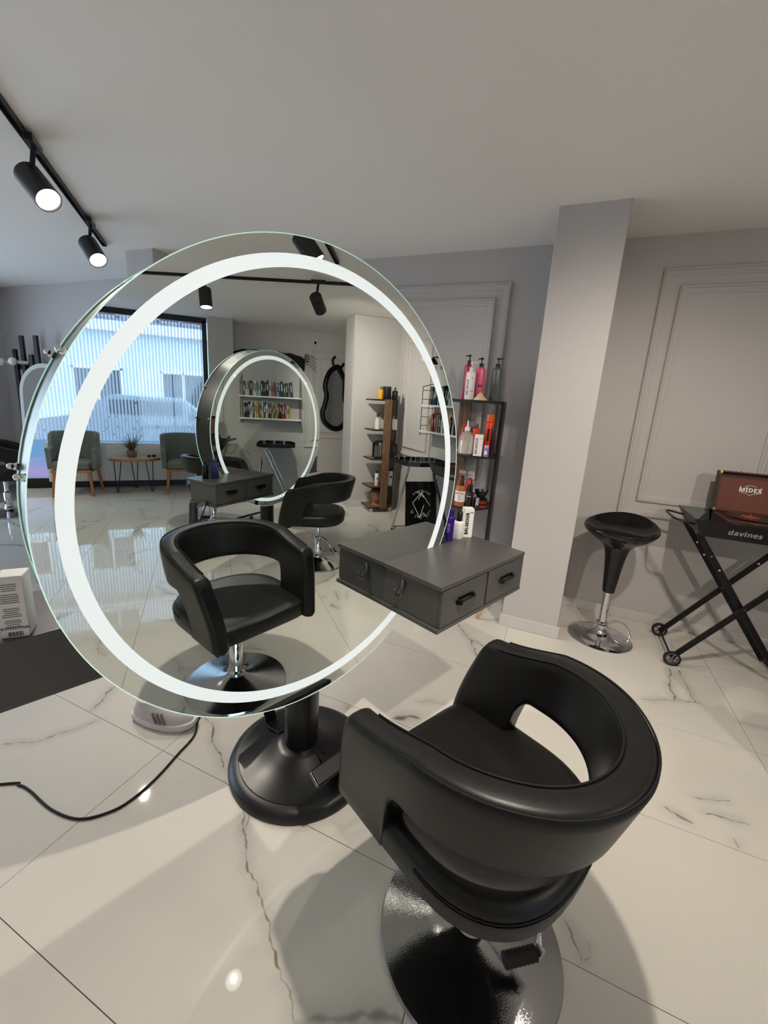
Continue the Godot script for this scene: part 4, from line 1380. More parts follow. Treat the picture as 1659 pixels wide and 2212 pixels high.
func second_station_goods(st: Transform3D, top: float) -> void:
	var bg := mat("blue bottle glass", Color.WHITE)
	var o := bottle("styling_bottle", "square shouldered cobalt blue glass bottle on the second cabinet", st * Vector3(0.80, top, 0.2), 0.032, 0.125, bg, 0.5, bg, 0.03)
	bottle("styling_bottle", "dark navy bottle behind the cobalt blue bottle", st * Vector3(0.86, top, 0.16), 0.024, 0.11, mat("navy bottle", Color(0.02, 0.03, 0.08), 0.2), 0.5, mat("black plastic", Color.WHITE), 0.03)
	# hair dryer hanging from a ring at the end of the cabinet with its cord
	o = thing("hair_dryer", "grey hair dryer hanging from the end of the second cabinet with looped black cord", "hair dryer", st * Vector3(1.02, 0.0, 0.2), st.basis.get_euler().y)
	var m := M.new()
	lathe(m, [Vector2(0, -0.11), Vector2(0.028, -0.11), Vector2(0.032, -0.1), Vector2(0.034, 0.06), Vector2(0.024, 0.1), Vector2(0.022, 0.13), Vector2(0.019, 0.13), Vector2(0.019, 0.09), Vector2(0, 0.08)], 24, Transform3D(up_to(Vector3(0.1, -1, 0.05).normalized()), Vector3(0, 0.52, 0)))
	part("barrel", m, mat("gunmetal plastic", Color(0.2, 0.2, 0.2), 0.35, 0.3), o)
	m = M.new()
	tube(m, [Vector3(-0.01, 0.59, 0.0), Vector3(-0.04, 0.62, 0.05), Vector3(-0.05, 0.64, 0.1)], 0.016, 12)
	part("handle", m, mat("nickel", Color.WHITE), o)
	m = M.new()
	tube(m, [Vector3(-0.055, 0.63, 0.0), Vector3(0.0, 0.615, 0.0)], 0.006, 8)
	part("hanger", m, mat("chrome", Color.WHITE), o)
	m = M.new()
	tube(m, smooth_pts([Vector3(-0.05, 0.64, 0.1), Vector3(0.05, 0.5, 0.13), Vector3(0.08, 0.3, 0.06), Vector3(0.02, 0.24, -0.02), Vector3(-0.03, 0.36, 0.03), Vector3(0.03, 0.48, 0.06), Vector3(0.09, 0.4, 0.02), Vector3(0.1, 0.2, -0.02), Vector3(0.06, 0.16, -0.06), Vector3(-0.02, 0.3, -0.06), Vector3(-0.06, 0.5, -0.04), Vector3(-0.055, 0.615, -0.02)], 6), 0.005, 8)
	part("cord", m, mat("rubber", Color.WHITE), o)

# ---------------------------------------------------------------- open shelf unit
func shelf_unit(label: String, at: Vector3, turn: float, mirrored: bool) -> Node3D:
	# local: x to the right, z out from the wall
	var o := thing("shelf_unit", label, "shelf", at, turn, "tall open shelf units")
	var s := -1.0 if mirrored else 1.0
	var wal := mat("walnut", Color.WHITE)
	var blk := mat("dark edge", Color.WHITE)
	var poly := PackedVector2Array([Vector2(-0.19, -0.15), Vector2(0.19, -0.15), Vector2(0.19, 0.06), Vector2(0.12, 0.16), Vector2(-0.19, 0.16)])
	for h in [1.5, 1.11, 0.724, 0.345, 0.06]:
		var m := M.new()
		var p2 := PackedVector2Array()
		for p in poly:
			p2.append(Vector2(p.x * s, p.y))
		if mirrored:
			p2.reverse()
		prism(m, p2, h, h + 0.018)
		var bd := part("board", m, wal, o)
		m = M.new()
		var p3 := PackedVector2Array()
		for p in p2:
			p3.append(p * 1.004)
		var nn := p3.size()
		for k in nn:
			var a := p3[k]
			var b := p3[(k + 1) % nn]
			var d := (b - a).normalized()
			var e := Vector2(d.y, -d.x)
			if e.dot((a + b) / 2) < 0.0:
				e = -e
			m.quad(Vector3(a.x, h - 0.0005, a.y), Vector3(b.x, h - 0.0005, b.y), Vector3(b.x, h + 0.0185, b.y), Vector3(a.x, h + 0.0185, a.y), Vector3(e.x, 0, e.y))
		part("edge_band", m, blk, bd)
	var m := M.new()
	if mirrored:
		box(m, Vector3(-0.005, 0.79, 0.172), Vector3(0.1, 1.46, 0.02), 0.001)
	else:
		box(m, Vector3(-0.1, 0.79, -0.14), Vector3(0.09, 1.44, 0.02), 0.001)
	part("upright_board", m, wal, o)
	m = M.new()
	box(m, Vector3(0.2 * s, 0.77, -0.06), Vector3(0.018, 1.5, 0.14), 0.001)
	var up := part("upright_board", m, wal, o)
	m = M.new()
	box(m, Vector3(0.2 * s, 0.77, 0.0125), Vector3(0.02, 1.5, 0.006), 0.001)
	part("edge_band", m, blk, up)
	for x in [-0.14, 0.14]:
		m = M.new()
		box(m, Vector3(x * s, 0.03, 0.1), Vector3(0.04, 0.06, 0.04), 0.002)
		part("foot", m, mat("white plastic", Color.WHITE), o)
	return o

# ---------------------------------------------------------------- string bookshelf
func bookshelf() -> void:
	var o := thing("wall_bookshelf", "two white wall shelves hung on black wire ladders full of books", "bookshelf", Vector3(1.97, 0, ZN))
	var wb := mat("white board", Color.WHITE)
	for y in [1.165, 1.458]:
		var m := M.new()
		box(m, Vector3(0, y + 0.01, 0.1), Vector3(0.82, 0.02, 0.19), 0.002)
		part("shelf_board", m, wb, o)
	for x in [-0.39, 0.39]:
		var m := M.new()
		cyl(m, Vector3(x, 1.1, 0.012), Vector3(x, 1.76, 0.012), 0.004, 8)
		cyl(m, Vector3(x, 1.12, 0.19), Vector3(x, 1.68, 0.19), 0.004, 8)
		cyl(m, Vector3(x, 1.68, 0.19), Vector3(x, 1.73, 0.012), 0.004, 8)
		for k in 6:
			cyl(m, Vector3(x, 1.14 + k * 0.1, 0.012), Vector3(x, 1.14 + k * 0.1, 0.19), 0.003, 8)
		part("wire_ladder", m, mat("black metal", Color.WHITE), o)
	var pal := [["crimson", Color(0.45, 0.08, 0.08)], ["cream", Color(0.8, 0.74, 0.6)], ["pale blue", Color(0.5, 0.62, 0.66)], ["black", Color(0.04, 0.04, 0.05)], ["white", Color(0.82, 0.81, 0.78)], ["teal", Color(0.08, 0.33, 0.36)], ["navy", Color(0.06, 0.1, 0.22)], ["pink", Color(0.75, 0.4, 0.45)], ["orange", Color(0.75, 0.4, 0.15)], ["yellow", Color(0.78, 0.66, 0.3)], ["brick red", Color(0.55, 0.2, 0.14)], ["grey", Color(0.4, 0.42, 0.42)]]
	var rng := RandomNumberGenerator.new()
	rng.seed = 77
	var orders := [[0, 4, 2, 3, 1, 4, 2, 4, 6, 3, 6, 3, 4, 7, 7, 2, 6, 6, 5, 3, 11, 6], [3, 3, 6, 4, 4, 3, 1, 9, 8, 5, 1, 5, 4, 10, 5, 9, 5, 1, 10, 3, 0, 10, 10, 4, 9]]
	for row in 2:
		var x: float = 1.97 - 0.355
		var y := 1.478 if row == 0 else 1.185
		var used := {}
		for k in orders[row].size():
			var e = pal[orders[row][k]]
			var w := rng.randf_range(0.02, 0.033) if row == 0 else rng.randf_range(0.018, 0.029)
			var h := rng.randf_range(0.175, 0.215)
			var d := rng.randf_range(0.12, 0.14)
			if row == 0 and k == 15: x += 0.02
			if x + w > 1.97 + 0.36:
				break
			var lab := "%s book upright on the %s white wall shelf" % [e[0], "upper" if row == 0 else "lower"]
			var b := thing("book", lab, "book", Vector3(x + w / 2, y, ZN + 0.03 + d / 2), 0.0, "books on the wall shelves")
			if row == 0 and k > 14:
				b.rotation.z = 0.1
				b.position.x += 0.012
			var m := M.new()
			box(m, Vector3(-w / 2 + 0.001, h / 2, 0), Vector3(0.002, h, d), 0.0)
			box(m, Vector3(w / 2 - 0.001, h / 2, 0), Vector3(0.002, h, d), 0.0)
			box(m, Vector3(0, h / 2, d / 2 - 0.001), Vector3(w, h, 0.002), 0.0)
			part("cover", m, mat("book " + e[0], e[1], 0.5), b)
			m = M.new()
			box(m, Vector3(0, h / 2 - 0.001, -0.003), Vector3(w - 0.004, h - 0.006, d - 0.008))
			part("pages", m, mat("paper", Color(0.8, 0.77, 0.7), 0.8), b)
			m = M.new()
			var lightc: bool = e[1].get_luminance() < 0.3
			box(m, Vector3(0, h * rng.randf_range(0.45, 0.7), d / 2 + 0.0003), Vector3(w * 0.4, h * rng.randf_range(0.3, 0.5), 0.0006))
			part("spine_print", m, mat("spine light", Color(0.78, 0.77, 0.72), 0.6) if lightc else mat("spine dark", Color(0.2, 0.15, 0.14), 0.6), b)
			x += w + 0.001 + (0.002 if row == 0 and k > 14 else 0.0)

# ---------------------------------------------------------------- tray trolley with sign
func tray_trolley() -> void:
	var o := thing("tray_trolley", "chrome legged salon trolley with black tray of glass clips", "trolley", Vector3(2.08, 0, -3.05), 0.0)
	var m := M.new()
	var hexp := PackedVector2Array([Vector2(-0.2, -0.27), Vector2(0.14, -0.27), Vector2(0.22, -0.1), Vector2(0.22, 0.16), Vector2(0.12, 0.25), Vector2(-0.2, 0.25), Vector2(-0.27, 0.12), Vector2(-0.27, -0.14)])
	prism(m, hexp, 0.83, 0.838)
	for k in hexp.size():
		var a := hexp[k]
		var b := hexp[(k + 1) % hexp.size()]
		var dd := (b - a)
		var x := Vector3(dd.x, 0, dd.y).normalized()
		box(m, Vector3.ZERO, Vector3(dd.length() + 0.004, 0.045, 0.008), 0.001, Transform3D(Basis(x, Vector3.UP, x.cross(Vector3.UP)), Vector3((a.x + b.x) / 2, 0.8525, (a.y + b.y) / 2)))
	part("tray", m, mat("black plastic", Color.WHITE), o)
	for s in [-1.0, 1.0]:
		m = M.new()
		cyl(m, Vector3(-0.18, 0.83, s * 0.2), Vector3(0.16, 0.05, s * 0.2), 0.013, 14)
		cyl(m, Vector3(0.16, 0.05, s * 0.2), Vector3(-0.2, 0.045, s * 0.2), 0.013, 14)
		part("leg", m, mat("chrome", Color.WHITE), o)
		for xx in [-0.19, 0.15]:
			m = M.new()
			cyl(m, Vector3(xx, 0.022, s * 0.2 - 0.01), Vector3(xx, 0.022, s * 0.2 + 0.01), 0.022, 16)
			part("wheel", m, mat("rubber", Color.WHITE), o)
	m = M.new()
	cyl(m, Vector3(0.16, 0.05, -0.2), Vector3(0.16, 0.05, 0.2), 0.012, 12)
	part("cross_bar", m, mat("chrome", Color.WHITE), o)
	# little glass tubes standing in the tray
	for k in 9:
		var an := 0.6 * k
		single("glass_vial", lathe(M.new(), [Vector2(0, 0), Vector2(0.006, 0), Vector2(0.006, 0.06), Vector2(0.011, 0.066), Vector2(0.011, 0.07), Vector2(0, 0.07)], 12), mat("clear bottle", Color.WHITE), "small clear glass vial standing in the black trolley tray", "vial", Vector3(1.9 + (k % 3) * 0.13, 0.838, -2.86 - (k / 3) * 0.14 + 0.02 * sin(an)), 0.0, "glass vials in the trolley tray")
	# black acrylic sign leaning against the legs, facing the mirror
	var sg := thing("salon_sign", "glossy black board with white diamond scissors emblem leaning on the chrome trolley", "sign", Vector3(1.78, 0.0, -2.98), -PI / 2 + 0.12)
	var xf := Transform3D(Basis(Vector3.RIGHT, -0.16), Vector3(0, 0.11, 0))
	m = M.new()
	box(m, Vector3(0, 0.28, 0), Vector3(0.36, 0.56, 0.012), 0.002, xf)
	part("panel", m, mat("gloss black", Color.WHITE), sg)
	m = M.new()
	for s in [-1.0, 1.0]:
		box(m, Vector3(s * 0.12, -0.05, -0.02), Vector3(0.03, 0.12, 0.03), 0.003, xf)
	part("foot", m, mat("black plastic", Color.WHITE), sg)
	m = M.new()
	var zf := 0.0075
	var dia := [Vector3(-0.1, 0.3, zf), Vector3(0.0, 0.44, zf), Vector3(0.1, 0.33, zf), Vector3(0.015, 0.17, zf), Vector3(-0.03, 0.3, zf)]
	for k in dia.size() - 1:
		cyl(m, xf * dia[k], xf * dia[k + 1], 0.003, 8)
	var zig := [Vector3(0.015, 0.17, zf), Vector3(-0.03, 0.22, zf), Vector3(-0.045, 0.19, zf), Vector3(-0.08, 0.18, zf)]
	for k in zig.size() - 1:
		cyl(m, xf * zig[k], xf * zig[k + 1], 0.003, 8)
	part("diamond_line", m, mat("print white", Color.WHITE), sg)
	m = M.new()
	cyl(m, xf * Vector3(-0.035, 0.385, zf), xf * Vector3(0.03, 0.44, zf), 0.003, 8)
	cyl(m, xf * Vector3(0.035, 0.36, zf), xf * Vector3(-0.01, 0.44, zf), 0.003, 8)
	for c in [Vector3(0.038, 0.445, zf), Vector3(-0.012, 0.452, zf)]:
		var ring := []
		for k in 12:
			ring.append(xf * (c + Vector3(cos(TAU * k / 12), sin(TAU * k / 12), 0) * 0.012))
		tube(m, ring, 0.002, 5, true)
	part("scissors_emblem", m, mat("print white", Color.WHITE), sg)
	var arc := "hair studio"
	for k in arc.length():
		var an := PI * 0.5 + 0.75 - k * 0.15
		if arc[k] == " ":
			continue
		words(arc[k], 0.02, xf * Transform3D(Basis(Vector3(0, 0, 1), an - PI / 2), Vector3(cos(an) * 0.135, 0.325 + sin(an) * 0.135, 0.0065)), mat("print white", Color.WHITE), sg)
	m = M.new()
	var rng := RandomNumberGenerator.new()
	rng.seed = 3
	for k in 46:
		var an := rng.randf_range(PI * 1.12, PI * 1.9)
		var rr := rng.randf_range(0.1, 0.135)
		box(m, Vector3(cos(an) * rr, 0.29 + sin(an) * rr, 0.0065), Vector3(0.007, 0.004, 0.001), 0.0, xf)
	var sp := part("speckle_print", m, mat("print white", Color.WHITE), sg)
	sp.set_meta("kind", "stuff")

# ---------------------------------------------------------------- waiting corner
func tub_chair(label: String, at: Vector3, turn: float) -> Node3D:
	# forward is -z
	var o := thing("tub_armchair", label, "armchair", at, turn, "sage armchairs under the window")
	var cl := mat("sage cloth", Color.WHITE)
	var m := M.new()
	box(m, Vector3(0, 0.42, -0.02), Vector3(0.44, 0.11, 0.46), 0.03)
	part("seat", m, cl, o)
	var rings := []
	var NT := 60
	for i in NT + 1:
		var tt := float(i) / NT
		var sp := absf(tt - 0.5) * 2.0
		var top := lerpf(0.66, 0.86, 1.0 - smoothstep(0.42, 0.66, sp))
		if minf(i, NT - i) < 3: top -= 0.02 * (3 - minf(i, NT - i)) / 3.0
		var ring := []
		for e in [[0.37, 0.0], [0.45, 0.0], [0.55, 0.0], [0.65, 0.0], [top - 0.02, 0.0], [top, 0.02], [top, 0.04], [top - 0.02, 0.06], [0.62, 0.06], [0.5, 0.06], [0.37, 0.06]]:
			var k := clampf((minf(e[0], top) - 0.4) / 0.45, 0.0, 1.0)
			ring.append(u_point(tt, 0.285 + 0.015 * k - e[1], 0.25 + 0.07 * k - e[1], 0.17) + Vector3(0, minf(e[0], top), 0))
		rings.append(ring)
	m = M.new()
	loft(m, rings, true, true)
	part("shell", m, cl, o)
	m = M.new()
	box(m, Vector3(0, 0.35, -0.02), Vector3(0.46, 0.035, 0.46), 0.006)
	part("frame", m, mat("oak legs", Color.WHITE), o)
	for sx in [-1.0, 1.0]:
		for sz in [-1.0, 1.0]:
			m = M.new()
			cyl(m, Vector3(sx * 0.235, 0.0, sz * 0.23 - 0.01), Vector3(sx * 0.195, 0.36, sz * 0.18 - 0.01), 0.014, 14, 0.026)
			part("leg", m, mat("oak legs", Color.WHITE), o)
	return o

func waiting_corner() -> void:
	var a := tub_chair("sage grey armchair with oak legs at the end of the radiator away from the pillar", Vector3(4.86, 0, 0.83), PI / 2 + 0.06)
	copy(a, "sage grey armchair with oak legs beside the wall pillar", Vector3(4.86, 0, -0.52), PI / 2 - 0.06)
	var o := thing("side_table", "live edge wooden side table on black hairpin legs between the armchairs", "table", Vector3(4.98, 0, 0.14))
	var m := M.new()
	var poly := PackedVector2Array()
	for k in 26:
		var an := TAU * k / 26
		var r := 1.0 + 0.05 * sin(an * 3.0 + 0.6) + 0.03 * sin(an * 7.0)
		poly.append(Vector2(cos(an) * 0.2 * r, sin(an) * 0.325 * r))
	prism(m, poly, 0.455, 0.495)
	part("tabletop", m, mat("live edge wood", Color.WHITE), o)
	for e in [[-0.12, 0.2], [-0.1, -0.2], [0.12, 0.02]]:
		m = M.new()
		var b := Vector3(e[0] * 1.25, 0.006, e[1] * 1.1)
		tube(m, smooth_pts([Vector3(e[0] - 0.03, 0.455, e[1] - 0.05), b + Vector3(-0.008, 0.03, -0.012), b, b + Vector3(0.008, 0.03, 0.012), Vector3(e[0] + 0.03, 0.455, e[1] + 0.05)], 4), 0.006, 8)
		part("hairpin_leg", m, mat("black metal", Color.WHITE), o)
	var p := thing("potted_plant", "spiky grass plant in a small round pot on the wooden table", "plant", Vector3(5.0, 0.495, 0.17))
	m = M.new()
	lathe(m, [Vector2(0, 0), Vector2(0.045, 0), Vector2(0.066, 0.03), Vector2(0.07, 0.06), Vector2(0.06, 0.1), Vector2(0.054, 0.1), Vector2(0.06, 0.06), Vector2(0, 0.05)], 28)
	part("pot", m, mat("terracotta beige", Color(0.5, 0.42, 0.36), 0.7), p)
	m = M.new()
	lathe(m, [Vector2(0, 0.085), Vector2(0.057, 0.085), Vector2(0, 0.084)], 20)
	part("soil", m, mat("soil", Color(0.12, 0.09, 0.07), 1.0), p)
	var rng := RandomNumberGenerator.new()
	rng.seed = 10
	var lm := [mat("blade green", Color(0.22, 0.27, 0.14), 0.6), mat("blade olive", Color(0.33, 0.3, 0.17), 0.6), mat("blade dry", Color(0.42, 0.31, 0.2), 0.7)]
	for k in 70:
		var an := rng.randf() * TAU
		var out := rng.randf_range(0.06, 0.24)
		var hh := rng.randf_range(0.14, 0.36)
		m = M.new()
		var w := 0.009
		var base := Vector3(cos(an) * 0.02, 0.085, sin(an) * 0.02)
		var side := Vector3(-sin(an), 0, cos(an))
		var prev := base
		var droop := rng.randf_range(0.0, 0.25)
		for s in 6:
			var t := (s + 1) / 6.0
			var nx := base + Vector3(cos(an), 0, sin(an)) * out * pow(t, 1.4) + Vector3(0, hh * t - droop * t * t * hh * 2.0, 0)
			var w0 := w * (1.0 - s / 6.0)
			var w1 := w * (1.0 - (s + 1) / 6.0)
			var nn := (nx - prev).cross(side).normalized()
			m.quad(prev - side * w0, prev + side * w0, nx + side * w1, nx - side * w1, nn)
			prev = nx
		part("leaf", m, lm[rng.randi_range(0, 2)], p)
	var g := thing("sunglasses", "dark sunglasses folded on the wooden side table", "sunglasses", Vector3(4.93, 0.497, -0.09), 1.2)
	for s in [-1.0, 1.0]:
		m = M.new()
		sphere(m, Vector3(s * 0.034, 0.022, 0), Vector3(0.029, 0.022, 0.006), 16, 8)
		part("lens", m, mat("dark lens", Color(0.04, 0.02, 0.02), 0.05), g)
		m = M.new()
		tube(m, [Vector3(s * 0.063, 0.032, 0), Vector3(s * 0.06, 0.028, -0.05), Vector3(s * 0.04, 0.005, -0.11)], 0.003, 6)
		part("temple", m, mat("black plastic", Color.WHITE), g)
	m = M.new()
	tube(m, [Vector3(-0.008, 0.03, 0), Vector3(0, 0.034, 0), Vector3(0.008, 0.03, 0)], 0.003, 6)
	part("bridge", m, mat("black plastic", Color.WHITE), g)

# ---------------------------------------------------------------- corner shelf goods, wall things in the recess
func corner_goods() -> void:
	var bp := mat("black plastic", Color.WHITE)
	var wpz := mat("white plastic", Color.WHITE)
	var x := 3.2
	bottle("styling_bottle", "yellow bottle on top of the corner shelf unit", Vector3(x - 0.05, 1.518, -2.99), 0.032, 0.125, mat("yellow", Color(0.82, 0.6, 0.02), 0.35), 0.3, mat("grey cap", Color.WHITE), 0.03)
	for k in 2:
		bottle("pump_bottle", "black bottle with blue cap on top of the corner shelf unit", Vector3(x - 0.06, 1.518, -3.07 - k * 0.12), 0.038, 0.12, mat("black bottle", Color.WHITE), 0.3, mat("blue cap", Color(0.05, 0.1, 0.3), 0.3), 0.04, false, 0.0, "black bottles on the corner shelf")
	carton("dark green carton behind the black bottles", Vector3(x + 0.04, 1.518, -3.11), Vector3(0.08, 0.17, 0.1), mat("dark green card", Color(0.03, 0.13, 0.1), 0.5))
	var o := thing("spray_bottle", "white trigger spray bottle on the corner shelf unit", "bottle", Vector3(x - 0.02, 1.128, -2.975), PI)
	var m := M.new()
	lathe(m, [Vector2(0, 0), Vector2(0.03, 0), Vector2(0.031, 0.1), Vector2(0.022, 0.14), Vector2(0.011, 0.16), Vector2(0, 0.16)], 20)
	part("body", m, wpz, o)
	m = M.new()
	box(m, Vector3(0.01, 0.19, 0), Vector3(0.06, 0.03, 0.02), 0.005)
	cyl(m, Vector3(0, 0.155, 0), Vector3(0, 0.18, 0), 0.012, 10)
	tube(m, [Vector3(0.028, 0.18, 0), Vector3(0.036, 0.16, 0), Vector3(0.03, 0.135, 0)], 0.004, 6)
	part("trigger", m, bp, o)
	carton("black carton on the second board of the corner shelf unit", Vector3(x - 0.05, 1.128, -3.14), Vector3(0.05, 0.14, 0.045), mat("black card", Color(0.05, 0.05, 0.05), 0.5))
	carton("plain white carton on the second board of the corner shelf unit", Vector3(x - 0.06, 1.128, -3.2), Vector3(0.05, 0.14, 0.07), mat("white card", Color.WHITE))
	o = thing("hand_mirror", "black framed square hand mirror with handle slot on the corner shelf unit", "hand mirror", Vector3(x - 0.11, 0.742, -3.03), -PI / 2)
	var oct := PackedVector2Array([Vector2(-0.15, -0.12), Vector2(0.1, -0.12), Vector2(0.145, -0.09), Vector2(0.145, 0.09), Vector2(0.1, 0.12), Vector2(-0.15, 0.12), Vector2(-0.215, 0.06), Vector2(-0.215, -0.06)])
	m = M.new()
	var q := Transform3D(Basis(Vector3.RIGHT, -PI / 2), Vector3(0, 0.122, 0))
	prism(m, oct, -0.012, 0.0, q)
	part("frame", m, bp, o)
	m = M.new()
	box(m, Vector3(0.02, 0.122, 0.0135), Vector3(0.2, 0.19, 0.003))
	o.rotation.y = -PI / 2
	part("glass", m, mat("mirror", Color.WHITE), o)
	m = M.new()
	box(m, Vector3(-0.175, 0.122, 0.0125), Vector3(0.022, 0.07, 0.003), 0.001)
	part("handle_slot", m, mat("grey sticker", Color(0.22, 0.24, 0.23), 0.6), o)
	for e in [[-2.99, 0.026, 0.17], [-3.13, 0.02, 0.18], [-3.19, 0.034, 0.2]]:
		o = bottle("styling_bottle", "white bottle with black cap on the fourth board of the corner shelf unit", Vector3(x - 0.06, 0.363, e[0]), e[1], e[2], mat("white bottle", Color.WHITE), 0.55, bp, 0.03, false, -PI / 2, "white bottles on the corner shelf")
		m = M.new()
		box(m, Vector3(0, e[2] * 0.6, e[1] + 0.0006), Vector3(e[1] * 0.8, e[1] * 0.8, 0.001))
		part("sticker", m, mat("print black", Color.WHITE), o)
	# training head
	o = thing("mannequin_head", "mannequin training head with short brown hair on the corner shelf unit", "mannequin head", Vector3(x, 0.078, -3.02), -PI / 2 + 0.5)
	m = M.new()
	var rings := []
	# height, half width, front depth, back depth
	for lv in [[0.0, 0.06, 0.06, 0.06], [0.015, 0.055, 0.055, 0.055], [0.05, 0.048, 0.05, 0.055], [0.072, 0.05, 0.075, 0.055], [0.082, 0.055, 0.088, 0.062], [0.1, 0.064, 0.088, 0.075], [0.13, 0.07, 0.086, 0.088], [0.16, 0.074, 0.085, 0.094], [0.19, 0.072, 0.08, 0.092], [0.22, 0.06, 0.064, 0.075], [0.24, 0.035, 0.035, 0.045], [0.246, 0.01, 0.01, 0.01]]:
		var ring := []
		for k in 36:
			var a := TAU * k / 36
			var dep: float = lv[2] if sin(a) > 0 else lv[3]
			var pz := sin(a) * dep
			var px: float = cos(a) * lv[1]
			if absf(px) < 0.014 and pz > 0:
				if lv[0] == 0.13: pz += 0.012
				elif lv[0] == 0.1: pz += 0.004
			if lv[0] == 0.16 and pz > 0 and absf(absf(px) - 0.03) < 0.014:
				pz -= 0.006
			ring.append(Vector3(px, lv[0], pz))
		rings.append(ring)
	loft(m, rings, true, true)
	part("head", m, mat("mannequin skin", Color(0.62, 0.42, 0.31), 0.5), o)
	m = M.new()
	rings = []
	for lv in [[0.12, 0.074, -0.02, 0.095], [0.15, 0.079, 0.0, 0.102], [0.175, 0.08, 0.06, 0.104], [0.19, 0.08, 0.09, 0.102], [0.22, 0.07, 0.076, 0.088], [0.245, 0.045, 0.045, 0.056], [0.256, 0.012, 0.012, 0.014]]:
		var ring := []
		for k in 36:
			var a := TAU * k / 36
			var dep: float = lv[2] if sin(a) > 0 else lv[3]
			ring.append(Vector3(cos(a) * lv[1], lv[0] + 0.004 * sin(k * 2.7), sin(a) * dep))
		rings.append(ring)
	loft(m, rings, true, true)
	part("hair", m, mat("brown hair", Color(0.24, 0.13, 0.06), 0.55), o)
	for s in [-1.0, 1.0]:
		m = M.new()
		sphere(m, Vector3(s * 0.03, 0.158, 0.073), Vector3(0.011, 0.006, 0.006), 10, 6)
		part("eye", m, mat("print black", Color.WHITE), o)
		m = M.new()
		sphere(m, Vector3(s * 0.073, 0.14, -0.01), Vector3(0.008, 0.022, 0.014), 10, 8)
		part("ear", m, mat("mannequin skin", Color.WHITE), o)
	m = M.new()
	sphere(m, Vector3(0, 0.105, 0.086), Vector3(0.018, 0.006, 0.006), 12, 6)
	part("mouth", m, mat("lip", Color(0.5, 0.22, 0.18), 0.5), o)

